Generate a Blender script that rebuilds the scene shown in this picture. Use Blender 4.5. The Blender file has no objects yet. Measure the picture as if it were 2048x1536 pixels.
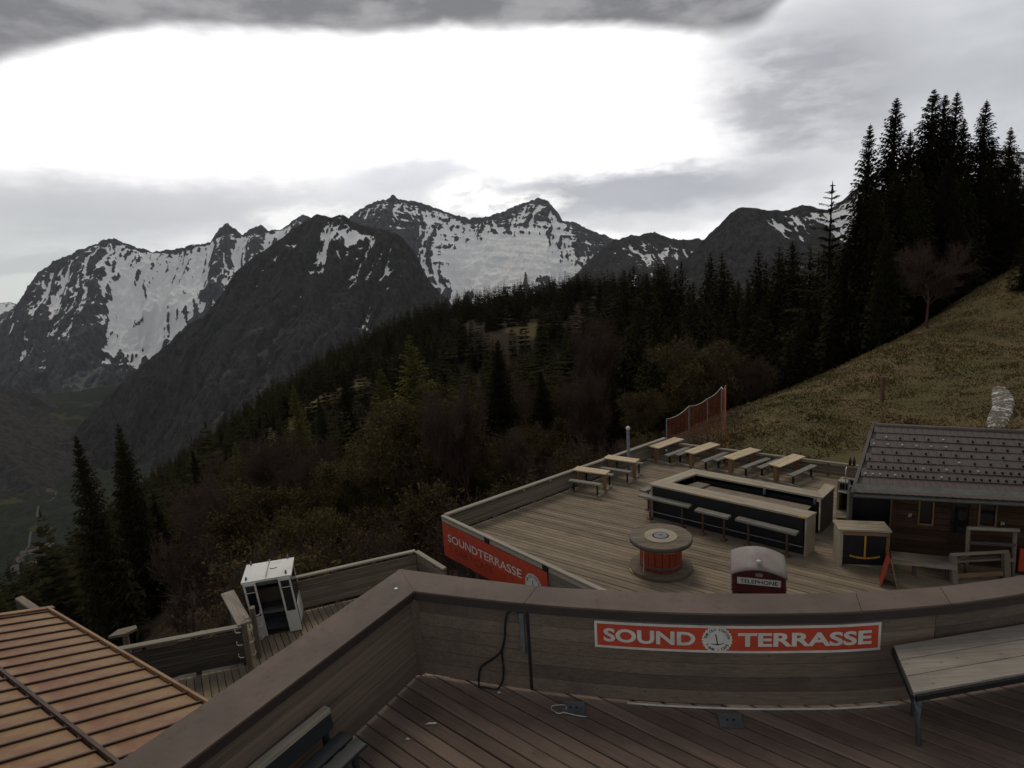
import bpy, bmesh, math, random
import numpy as np
from mathutils import Vector, Matrix

random.seed(7)
RNG = np.random.default_rng(7)
scene = bpy.context.scene
COL = scene.collection

# ------------------------------------------------------------------ camera
PITCH, ROLL, FPX = math.radians(11.0), math.radians(3.5), 1250.0
CAM = np.array([0.0, 0.0, 4.4])
_cp, _sp, _cr, _sr = math.cos(PITCH), math.sin(PITCH), math.cos(ROLL), math.sin(ROLL)
FW = np.array([0, _cp, -_sp]); _u0 = np.array([0, _sp, _cp]); _r0 = np.array([1.0, 0, 0])
RT = _cr * _r0 - _sr * _u0
UP = _sr * _r0 + _cr * _u0
cam_data = bpy.data.cameras.new('webcam')
cam_data.sensor_width = 36.0
cam_data.lens = 36.0 * FPX / 2048.0
cam_data.clip_start = 0.1
cam_data.clip_end = 60000.0
cam = bpy.data.objects.new('webcam', cam_data)
COL.objects.link(cam)
cam.matrix_world = Matrix(((RT[0], UP[0], -FW[0], CAM[0]), (RT[1], UP[1], -FW[1], CAM[1]),
                           (RT[2], UP[2], -FW[2], CAM[2]), (0, 0, 0, 1)))
scene.camera = cam

def ray(px, py):
    return FW + RT * (px - 1024) / FPX - UP * (py - 768) / FPX
def at(px, py, z):
    """survey point: where the sight line of the photo meets the level z"""
    d = ray(px, py)
    return Vector(CAM + d * ((z - CAM[2]) / d[2]))
def dep(px, py, d):
    return Vector(CAM + ray(px, py) * d)

scene.view_settings.view_transform = 'Standard'
scene.view_settings.look = 'None'
scene.view_settings.exposure = 0.28
scene.view_settings.gamma = 1.0
try:
    scene.view_settings.use_curve_mapping = False
except Exception:
    pass
scene.render.engine = 'CYCLES'
scene.cycles.use_denoising = True
scene.cycles.max_bounces = 4
scene.cycles.diffuse_bounces = 2
scene.cycles.glossy_bounces = 2
scene.cycles.transmission_bounces = 4
scene.cycles.transparent_max_bounces = 8
scene.cycles.volume_bounces = 1
scene.cycles.caustics_reflective = False
scene.cycles.caustics_refractive = False

# ------------------------------------------------------------------ sky
SUN_EL, SUN_AZ = math.radians(56), math.radians(-12)     # azimuth from +Y towards +X
world = bpy.data.worlds.new('World')
scene.world = world
world.use_nodes = True
wt = world.node_tree
wt.nodes.clear()

class NB:
    """tiny expression builder for shader node trees"""
    def __init__(self, tree): self.t = tree
    def node(self, kind, **kw):
        n = self.t.nodes.new(kind)
        for k, v in kw.items(): setattr(n, k, v)
        return n
    def put(self, sock, v):
        if hasattr(v, 'is_output'): self.t.links.new(v, sock)
        else: sock.default_value = v
    def m(self, op, a, b=None, c=None, clamp=False):
        n = self.node('ShaderNodeMath', operation=op, use_clamp=clamp)
        self.put(n.inputs[0], a)
        if b is not None: self.put(n.inputs[1], b)
        if c is not None: self.put(n.inputs[2], c)
        return n.outputs[0]
    def sm(self, v, lo, hi, a=0.0, b=1.0):
        n = self.node('ShaderNodeMapRange', interpolation_type='SMOOTHSTEP', clamp=True)
        for i, x in enumerate((v, lo, hi, a, b)): self.put(n.inputs[i], x)
        return n.outputs[0]
    def mix(self, f, a, b):
        n = self.node('ShaderNodeMix', data_type='RGBA')
        self.put(n.inputs[0], f)
        self.put(n.inputs[6], a if hasattr(a, 'is_output') else (*a[:3], 1.0))
        self.put(n.inputs[7], b if hasattr(b, 'is_output') else (*b[:3], 1.0))
        return n.outputs[2]
    def noise(self, vec, scale, detail=4.0, rough=0.55, out=0, dist=0.0):
        n = self.node('ShaderNodeTexNoise')
        if vec is not None: self.put(n.inputs['Vector'], vec)
        n.inputs['Scale'].default_value = scale
        n.inputs['Detail'].default_value = detail
        n.inputs['Roughness'].default_value = rough
        n.inputs['Distortion'].default_value = dist
        return n.outputs[out]
    def comb(self, x, y, z):
        n = self.node('ShaderNodeCombineXYZ')
        for i, v in enumerate((x, y, z)): self.put(n.inputs[i], v)
        return n.outputs[0]
    def sep(self, v):
        n = self.node('ShaderNodeSeparateXYZ'); self.put(n.inputs[0], v)
        return n.outputs
    def vmul(self, v, s):
        n = self.node('ShaderNodeVectorMath', operation='MULTIPLY')
        self.put(n.inputs[0], v); n.inputs[1].default_value = s
        return n.outputs[0]

def az_el(px, py):
    d = ray(px, py); d = d / np.linalg.norm(d)
    return math.atan2(d[0], d[1]), math.asin(d[2])

b = NB(wt)
tc = b.node('ShaderNodeTexCoord')
dirv = tc.outputs['Generated']
dx, dy, dz = b.sep(dirv)
az = b.m('ARCTAN2', dx, dy)
el = b.m('ARCSINE', dz)
# clouds: noise in a flattened dome so streaks lie along the horizon
cvec = b.comb(az, b.m('MULTIPLY', el, 2.6), 0.0)
n_big = b.noise(cvec, 3.2, 4, 0.58)
n_mid = b.noise(cvec, 9.0, 4, 0.6)
n_fine = b.noise(cvec, 26.0, 3, 0.6)
nb_ = b.m('SUBTRACT', n_big, 0.5); nm_ = b.m('SUBTRACT', n_mid, 0.5); nf_ = b.m('SUBTRACT', n_fine, 0.5)
azw = b.m('ADD', az, b.m('ADD', b.m('MULTIPLY', nb_, 0.10), b.m('MULTIPLY', nm_, 0.05)))
elw = b.m('ADD', el, b.m('ADD', b.m('MULTIPLY', nb_, 0.05), b.m('ADD', b.m('MULTIPLY', nm_, 0.045), b.m('MULTIPLY', nf_, 0.02))))

def blob(px, py, rx, ry, soft=1.0, a=azw, e=elw):
    """a cloud bank at a compass bearing and elevation, radii in photo pixels"""
    a0, e0 = az_el(px, py)
    u = b.m('DIVIDE', b.m('SUBTRACT', a, a0), rx / FPX)
    v = b.m('DIVIDE', b.m('SUBTRACT', e, e0), ry / FPX)
    r = b.m('SQRT', b.m('ADD', b.m('MULTIPLY', u, u), b.m('MULTIPLY', v, v)))
    return b.sm(r, 1.0 + 0.5 * soft, 1.0 - 0.5 * soft)

SK = 10.0                                        # radiance unit: background strength is 1/SK
def g(r, gg, bb): return (r * SK, gg * SK, bb * SK)
nish = b.node('ShaderNodeTexSky', sky_type='NISHITA')
nish.sun_disc = False
nish.sun_elevation = SUN_EL
nish.sun_rotation = SUN_AZ
nish.altitude = 1600
# high thin veil: brightest where it thins out in front of the valley
veil = b.mix(blob(790, 250, 1120, 330, 1.3, az, el), g(.56, .58, .60), g(1.12, 1.10, 1.10))
veil = b.mix(b.m('MULTIPLY', b.sm(n_big, .44, .68), .16), veil, g(.50, .52, .56))
col = b.mix(0.965, nish.outputs[0], veil)
# pale warm haze low down in the west end of the valley
col = b.mix(b.m('MULTIPLY', blob(0, 560, 260, 120, 1.4), .75), col, g(.50, .53, .50))
# grey banks above the ranges
col = b.mix(b.m('MULTIPLY', blob(240, 410, 340, 46, 1.5), .60), col, g(.29, .30, .33))
col = b.mix(b.m('MULTIPLY', blob(90, 520, 160, 14, 1.0), .6), col, g(.42, .44, .46))
col = b.mix(b.m('MULTIPLY', blob(820, 350, 130, 30, 1.2), .65), col, g(.46, .48, .53))
col = b.mix(b.m('MULTIPLY', blob(1250, 386, 290, 36, 1.0), .85), col, g(.26, .27, .32))
col = b.mix(b.m('MULTIPLY', blob(1250, 430, 220, 26, 1.1), .5), col, g(.38, .40, .44))
col = b.mix(b.m('MULTIPLY', b.m('MULTIPLY', blob(1985, 90, 330, 240, 1.6), b.sm(n_big, .30, .65, .7, 1.0)), .8), col, g(.33, .35, .38))
col = b.mix(b.m('MULTIPLY', b.m('MULTIPLY', blob(1600, 180, 150, 112, 1.0), b.sm(n_mid, .36, .62, .6, 1.0)), .8), col, g(.27, .275, .31))
col = b.mix(b.m('MULTIPLY', blob(860, 425, 620, 52, 1.2), .62), col, g(.46, .475, .50))
# white cumulus hanging on the crests
def hard(px, py, rx, ry): return b.m('MULTIPLY', blob(px, py, rx, ry, .8), b.sm(b.m('ADD', n_fine, b.m('MULTIPLY', nm_, .6)), .30, .58, .25, 1.0))
col = b.mix(b.m('MULTIPLY', hard(928, 394, 64, 34), .97), col, g(1.0, .99, .97))
col = b.mix(b.m('MULTIPLY', hard(1010, 410, 120, 24), .95), col, g(.98, .97, .95))
col = b.mix(b.m('MULTIPLY', hard(622, 428, 92, 24), .9), col, g(.88, .88, .86))
col = b.mix(b.m('MULTIPLY', blob(1290, 452, 120, 26, .8), .7), col, g(.62, .62, .63))
# low dark cloud deck overhead: covers everything above a ragged edge
edge = az_el(800, 66)[1]
a_l = az_el(250, 100)[0]; a_r = az_el(1560, 100)[0]
dip = b.m('ADD', b.m('MULTIPLY', b.sm(az, a_l + .08, a_l - .22), -0.080),
          b.m('MULTIPLY', b.sm(az, a_r - .34, a_r - .06), -0.036))
lift = b.m('MULTIPLY', b.sm(az, a_r - .05, a_r + .16), 0.17)
ecut = b.m('ADD', b.m('ADD', edge, dip), lift)
elo = b.m('ADD', el, b.m('ADD', b.m('MULTIPLY', nb_, 0.05), b.m('ADD', b.m('MULTIPLY', nm_, 0.018), b.m('MULTIPLY', nf_, 0.006))))
over = b.sm(b.m('SUBTRACT', elo, ecut), -0.010, 0.014)
dark = b.mix(b.sm(b.m('ADD', n_mid, b.m('MULTIPLY', nb_, .8)), .36, .68), g(.120, .122, .134), g(.265, .265, .278))
col = b.mix(b.m('MULTIPLY', over, .93), col, dark)
bg = b.node('ShaderNodeBackground')
b.put(bg.inputs['Color'], col)
bg.inputs['Strength'].default_value = 0.1
wo = b.node('ShaderNodeOutputWorld')
wt.links.new(bg.outputs[0], wo.inputs[0])
world.cycles.sampling_method = 'AUTOMATIC'

sun_d = bpy.data.lights.new('sun', 'SUN')
sun_d.energy = 0.8
sun_d.angle = math.radians(25)
sun_d.color = (1.0, 0.90, 0.76)
sun = bpy.data.objects.new('sun', sun_d)
COL.objects.link(sun)
_sd = Vector((math.sin(SUN_AZ) * math.cos(SUN_EL), math.cos(SUN_AZ) * math.cos(SUN_EL), math.sin(SUN_EL)))
sun.rotation_euler = _sd.to_track_quat('Z', 'Y').to_euler()
sun.location = (0, 0, 60)

# ------------------------------------------------------------------ materials
MAT = {}
def new_mat(name):
    m = bpy.data.materials.new(name); m.use_nodes = True
    t = m.node_tree; t.nodes.clear()
    nb = NB(t)
    out = nb.node('ShaderNodeOutputMaterial'); p = nb.node('ShaderNodeBsdfPrincipled')
    t.links.new(p.outputs[0], out.inputs[0])
    MAT[name] = m
    return m, nb, p, out
def bump(nb, p, height, strength, dist=0.01):
    n = nb.node('ShaderNodeBump'); n.inputs['Strength'].default_value = strength
    n.inputs['Distance'].default_value = dist
    nb.put(n.inputs['Height'], height); nb.t.links.new(n.outputs[0], p.inputs['Normal'])

def wood(name, c1, c2, rough=.8, sc=(1.2, 9, 9), knots=True, rnd=.35, stain=None, local=True):
    """weathered timber: grain runs along the piece's own length (local x)"""
    m, nb, p, _ = new_mat(name)
    tcn = nb.node('ShaderNodeTexCoord'); oi = nb.node('ShaderNodeObjectInfo')
    n = nb.node('ShaderNodeVectorMath', operation='ADD')
    nb.put(n.inputs[0], tcn.outputs['Object'])
    nb.put(n.inputs[1], nb.comb(nb.m('MULTIPLY', oi.outputs['Random'], 37.0), nb.m('MULTIPLY', oi.outputs['Random'], 91.0), 0.0))
    v = nb.vmul(n.outputs[0], sc)
    gr = nb.noise(v, 1.6, 6, .65, dist=.6)
    bl = nb.noise(nb.vmul(n.outputs[0], (3.0, 2.0, 2.0) if local else (1.3, 1.3, 1.3)), 1.1, 5, .6)
    f = nb.sm(gr, .3, .72)
    c = nb.mix(f, c1, c2)
    c = nb.mix(nb.m('MULTIPLY', nb.sm(bl, .46, .72), .55), c, [x * .45 for x in c1] if stain is None else stain)
    if knots:
        vo = nb.node('ShaderNodeTexVoronoi'); nb.put(vo.inputs['Vector'], nb.vmul(n.outputs[0], (4, 2.2, 2.2) if local else (3, 7, 7)))
        vo.inputs['Scale'].default_value = 1.5
        c = nb.mix(nb.m('MULTIPLY', nb.sm(vo.outputs['Distance'], .10, .04), .7), c, [x * .35 for x in c1])
    h = nb.node('ShaderNodeHueSaturation')
    nb.put(h.inputs['Color'], c)
    nb.put(h.inputs['Value'], nb.m('ADD', 1.0 - rnd, nb.m('MULTIPLY', oi.outputs['Random'], 2 * rnd)))
    nb.t.links.new(h.outputs[0], p.inputs['Base Color'])
    p.inputs['Roughness'].default_value = rough
    p.inputs['Specular IOR Level'].default_value = .25
    bump(nb, p, gr, .35, .006)
    return m

def plain(name, c, rough=.6, var=.25, scale=6.0, metal=0.0, spec=.4, c2=None, bmp=.1, lo=.35, hi=.7):
    m, nb, p, _ = new_mat(name)
    tcn = nb.node('ShaderNodeTexCoord')
    n1 = nb.noise(tcn.outputs['Object'], scale, 6, .62)
    c2 = c2 or [x * (1 - var) for x in c]
    nb.put(p.inputs['Base Color'], nb.mix(nb.sm(n1, lo, hi), c, c2))
    nb.put(p.inputs['Roughness'], nb.m('ADD', rough - .08, nb.m('MULTIPLY', n1, .16)))
    p.inputs['Metallic'].default_value = metal
    p.inputs['Specular IOR Level'].default_value = spec
    if bmp: bump(nb, p, n1, bmp, .01)
    return m

# ------------------------------------------------------------------ object helpers
WM = {}                                           # object -> world matrix while building
def link(o, parent=None, world_m=None):
    COL.objects.link(o)
    w = world_m if world_m is not None else Matrix.Identity(4)
    if parent is not None:
        o.parent = parent
        o.matrix_parent_inverse = WM[parent].inverted()
    o.matrix_basis = w
    WM[o] = w
    return o
def tag(o, label=None, cat=None, group=None, kind=None):
    if label: o['label'] = label
    if cat: o['category'] = cat
    if group: o['group'] = group
    if kind: o['kind'] = kind
    return o
def thing(name, label, cat, loc=(0, 0, 0), group=None):
    o = bpy.data.objects.new(name, None)
    o.empty_display_size = .2
    link(o, None, Matrix.Translation(Vector(loc)))
    return tag(o, label, cat, group)
def copy_tree(o, world_m, label=None, group=None):
    c = o.copy(); COL.objects.link(c); c.matrix_basis = world_m; WM[c] = world_m
    if label: c['label'] = label
    if group: c['group'] = group
    for ch in o.children:
        k = ch.copy(); COL.objects.link(k); k.parent = c
        for gch in ch.children:
            q = gch.copy(); COL.objects.link(q); q.parent = k
    return c

class MB:
    """collects boxes, beams, tubes and prisms; build() links them as one mesh object"""
    def __init__(self): self.v = []; self.f = []; self.s = []
    def add(self, vs, fs, smooth=False):
        k = len(self.v); self.v += [Vector(p) for p in vs]; self.f += [[i + k for i in q] for q in fs]
        self.s += [smooth] * len(fs); return self
    def hexa(self, lo, hi):
        """lo, hi: four corners each, same winding (counter-clockwise from above)"""
        return self.add(list(lo) + list(hi), [[3, 2, 1, 0], [4, 5, 6, 7]] + [[i, (i + 1) % 4, 4 + (i + 1) % 4, 4 + i] for i in range(4)])
    def box(self, c, size, x=Vector((1, 0, 0)), y=None, z=Vector((0, 0, 1))):
        c = Vector(c); x = Vector(x).normalized(); z = Vector(z).normalized()
        y = z.cross(x).normalized() if y is None else Vector(y)
        a, e, h = x * size[0] / 2, y * size[1] / 2, z * size[2] / 2
        q = [-a - e, a - e, a + e, -a + e]
        return self.hexa([c + p - h for p in q], [c + p + h for p in q])
    def beam(self, p0, p1, w, h, up=Vector((0, 0, 1))):
        """rectangular bar from p0 to p1; p0/p1 are on its centre line"""
        p0, p1 = Vector(p0), Vector(p1); x = (p1 - p0).normalized()
        y = Vector(up).cross(x)
        if y.length < 1e-4: y = Vector((0, 1, 0)).cross(x)
        y.normalize(); z = x.cross(y)
        return self.box((p0 + p1) / 2, ((p1 - p0).length, w, h), x, y, z)
    def tube(self, pts, r, n=8, caps=True, smooth=True):
        pts = [Vector(p) for p in pts]; rs = r if isinstance(r, (list, tuple)) else [r] * len(pts)
        vs, fs = [], []
        ref = Vector((0, 0, 1))
        for i, p in enumerate(pts):
            d = (pts[min(i + 1, len(pts) - 1)] - pts[max(i - 1, 0)]).normalized()
            a = d.cross(ref)
            if a.length < .05: a = d.cross(Vector((0, 1, 0)))
            a.normalize(); e = d.cross(a)
            for k in range(n):
                t = 2 * math.pi * k / n
                vs.append(p + (a * math.cos(t) + e * math.sin(t)) * rs[i])
        for i in range(len(pts) - 1):
            for k in range(n):
                fs.append([i * n + k, i * n + (k + 1) % n, (i + 1) * n + (k + 1) % n, (i + 1) * n + k])
        self.add(vs, fs, smooth)
        if caps:
            k = len(self.v) - len(vs)
            self.f += [[k + i for i in range(n)][::-1], [k + (len(pts) - 1) * n + i for i in range(n)]]; self.s += [False, False]
        return self
    def lathe(self, c, prof, n=32, axis=Vector((0, 0, 1)), smooth=True):
        """prof: (radius, height) pairs"""
        c = Vector(c); z = Vector(axis).normalized(); x = z.orthogonal().normalized(); y = z.cross(x)
        vs = [c + (x * math.cos(2 * math.pi * k / n) + y * math.sin(2 * math.pi * k / n)) * r + z * h for r, h in prof for k in range(n)]
        fs = [[i * n + k, i * n + (k + 1) % n, (i + 1) * n + (k + 1) % n, (i + 1) * n + k] for i in range(len(prof) - 1) for k in range(n)]
        self.add(vs, fs, smooth)
        k0 = len(self.v) - len(vs)
        for i, flip in ((0, True), (len(prof) - 1, False)):
            if prof[i][0] > 1e-4:
                q = [k0 + i * n + k for k in range(n)]
                self.f.append(q[::-1] if flip else q); self.s.append(False)
        return self
    def build(self, name, mat, parent=None, label=None, origin=None):
        me = bpy.data.meshes.new(name)
        if origin is None:
            lo = Vector([min(p[i] for p in self.v) for i in range(3)]); hi = Vector([max(p[i] for p in self.v) for i in range(3)])
            origin = Vector(((lo.x + hi.x) / 2, (lo.y + hi.y) / 2, lo.z))
        origin = Vector(origin)
        me.from_pydata([p - origin for p in self.v], [], self.f)
        me.polygons.foreach_set('use_smooth', self.s)
        me.materials.append(MAT[mat]); me.update()
        o = link(bpy.data.objects.new(name, me), parent, Matrix.Translation(origin))
        if label: o['label'] = label
        return o

# unit board shared by every plank: chamfered block, length along x
def _unit_board():
    me = bpy.data.meshes.new('board')
    bm = bmesh.new()
    prof = [(-.5, -.5), (.5, -.5), (.5, .32), (.455, .5), (-.455, .5), (-.5, .32)]
    rings = [[bm.verts.new((x, y, z)) for y, z in prof] for x in (-.5, .5)]
    n = len(prof)
    for k in range(n): bm.faces.new((rings[0][k], rings[0][(k + 1) % n], rings[1][(k + 1) % n], rings[1][k]))
    bm.faces.new(rings[0]); bm.faces.new(rings[1][::-1])
    bmesh.ops.recalc_face_normals(bm, faces=bm.faces)
    bm.to_mesh(me); bm.free()
    return me
_BOARD = {}
def board(name, p0, p1, w, t, mat, parent, up=Vector((0, 0, 1)), label=None):
    """one plank from p0 to p1 (centre line), width w across, thickness t along up"""
    if mat not in _BOARD:
        me = _unit_board(); me.materials.append(MAT[mat]); _BOARD[mat] = me
    p0, p1 = Vector(p0), Vector(p1); x = (p1 - p0); L = x.length; x.normalize()
    y = Vector(up).cross(x).normalized(); z = x.cross(y); c = (p0 + p1) / 2
    M = Matrix(((x.x * L, y.x * w, z.x * t, c.x), (x.y * L, y.y * w, z.y * t, c.y), (x.z * L, y.z * w, z.z * t, c.z), (0, 0, 0, 1)))
    o = link(bpy.data.objects.new(name, _BOARD[mat]), parent, M)
    if label: o['label'] = label
    return o

_TXT = {}
def text_mesh(txt, bold=0.0, spacing=1.0):
    """flat lettering: list of vertices (x, y) and faces, baseline at y = 0, starting at x = 0; size 1"""
    if (txt, bold, spacing) in _TXT: return _TXT[(txt, bold, spacing)]
    cu = bpy.data.curves.new('lettering', 'FONT'); cu.body = txt; cu.size = 1.0; cu.offset = bold
    cu.space_character = spacing; cu.resolution_u = 4
    ob = bpy.data.objects.new('lettering', cu); COL.objects.link(ob)
    dg = bpy.context.evaluated_depsgraph_get(); dg.update()
    me = bpy.data.meshes.new_from_object(ob.evaluated_get(dg))
    vs = [(v.co.x, v.co.y) for v in me.vertices]; fs = [list(p.vertices) for p in me.polygons]
    bpy.data.objects.remove(ob); bpy.data.curves.remove(cu); bpy.data.meshes.remove(me)
    _TXT[(txt, bold, spacing)] = (vs, fs)
    return vs, fs
for _t, _b in [('SOUND', .032), ('TERRASSE', .032), ('SOUNDTERRASSE', .012), ('T-BAR', -.012), ('/', -.012), ('CAFE', -.012), ('TELEPHONE', .012), ('27', .02), ('26', .02), ('31', .02), ('30', .02)] + [(c, .022) for c in sorted(set('THEOLDSTATION-BARCF\u2022'))]:
    text_mesh(_t, _b)
# ------------------------------------------------------------------ noise in numpy
def _hash(ix, iy, seed):
    h = (ix.astype(np.int64) * 374761393 + iy.astype(np.int64) * 668265263 + seed * 1274126177) & 0xFFFFFFFF
    h = ((h ^ (h >> 13)) * 1274126177) & 0xFFFFFFFF
    return ((h ^ (h >> 16)) & 0xFFFF) / 65535.0
def vnoise(x, y, seed=0):
    ix, iy = np.floor(x), np.floor(y); fx, fy = x - ix, y - iy
    ux, uy = fx * fx * fx * (fx * (fx * 6 - 15) + 10), fy * fy * fy * (fy * (fy * 6 - 15) + 10)
    a, b_, c, d = _hash(ix, iy, seed), _hash(ix + 1, iy, seed), _hash(ix, iy + 1, seed), _hash(ix + 1, iy + 1, seed)
    return (a + (b_ - a) * ux) * (1 - uy) + (c + (d - c) * ux) * uy
def fbm(x, y, seed=0, oct=5, gain=.5):
    s, a, n = 0, 1, 0
    for i in range(oct):
        s = s + a * vnoise(x * 2 ** i + 13.7 * i, y * 2 ** i - 7.1 * i, seed + i); n += a; a *= gain
    return s / n
def ridged(x, y, seed=0, oct=4, gain=.5):
    s, a, n = 0, 1, 0
    for i in range(oct):
        s = s + a * (1 - np.abs(2 * vnoise(x * 2 ** i + 5.3 * i, y * 2 ** i + 9.2 * i, seed + i) - 1)); n += a; a *= gain
    return s / n

def grid_object(name, X, Y, Z, mat, attrs=None, kind='structure', smooth=True):
    r, c = X.shape
    me = bpy.data.meshes.new(name)
    co = np.stack([X, Y, Z], -1).reshape(-1, 3).astype(np.float32)
    idx = np.arange(r * c).reshape(r, c)
    q = np.stack([idx[:-1, :-1], idx[:-1, 1:], idx[1:, 1:], idx[1:, :-1]], -1).reshape(-1, 4).astype(np.int32)
    me.vertices.add(len(co)); me.vertices.foreach_set('co', co.ravel())
    me.loops.add(q.size); me.loops.foreach_set('vertex_index', q.ravel())
    me.polygons.add(len(q)); me.polygons.foreach_set('loop_start', np.arange(0, q.size, 4, dtype=np.int32))
    me.update(calc_edges=True)
    me.polygons.foreach_set('use_smooth', np.full(len(q), smooth))
    for k, a in (attrs or {}).items():
        at_ = me.attributes.new(k, 'FLOAT', 'POINT'); at_.data.foreach_set('value', a.reshape(-1).astype(np.float32))
    me.materials.append(MAT[mat]); me.update()
    o = link(bpy.data.objects.new(name, me))
    return tag(o, kind=kind)

# ------------------------------------------------------------------ mountain material
def rock_mat(name, rock1, rock2, scree, sc=.02):
    m, nb, p, _ = new_mat(name)
    geo = nb.node('ShaderNodeNewGeometry'); pos = geo.outputs['Position']
    sn = nb.node('ShaderNodeAttribute', attribute_name='snow').outputs['Fac']
    st = nb.node('ShaderNodeAttribute', attribute_name='scree').outputs['Fac']
    n1 = nb.noise(pos, sc, 8, .66); n2 = nb.noise(pos, sc * 4.5, 6, .7); n3 = nb.noise(nb.vmul(pos, (1, 1, .35)), sc * 2.2, 6, .65)
    c = nb.mix(nb.sm(n3, .36, .66), rock1, rock2)
    c = nb.mix(nb.m('MULTIPLY', nb.sm(n2, .45, .7), .5), c, [x * .5 for x in rock1])
    c = nb.mix(nb.sm(nb.m('ADD', st, nb.m('MULTIPLY', nb.m('SUBTRACT', n1, .5), .7)), .45, .62), c, scree)
    k = nb.m('ADD', sn, nb.m('ADD', nb.m('MULTIPLY', nb.m('SUBTRACT', n2, .5), .50), nb.m('MULTIPLY', nb.m('SUBTRACT', n3, .5), .50)))
    c = nb.mix(nb.sm(k, .46, .54), c, (.90, .90, .89))
    nb.put(p.inputs['Base Color'], c)
    p.inputs['Roughness'].default_value = .95; p.inputs['Specular IOR Level'].default_value = .1
    bump(nb, p, nb.m('ADD', nb.m('MULTIPLY', n1, .6), nb.m('MULTIPLY', n2, .4)), .9, 14.0)
    return m
rock_mat('limestone_snow', (.046, .047, .053), (.100, .101, .106), (.150, .152, .142), .016)
rock_mat('dark_rock', (.026, .025, .024), (.058, .055, .052), (.090, .086, .080), .024)

def smooth_cols(z, w):
    """blur along the crest with a half-width of w columns (float)"""
    w = int(max(0, round(w)))
    if w == 0: return z
    k = np.hanning(2 * w + 3)[1:-1]; k /= k.sum()
    return np.convolve(np.pad(z, w + 1, mode='edge'), k, mode='same')[w + 1:-(w + 1)]

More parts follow.
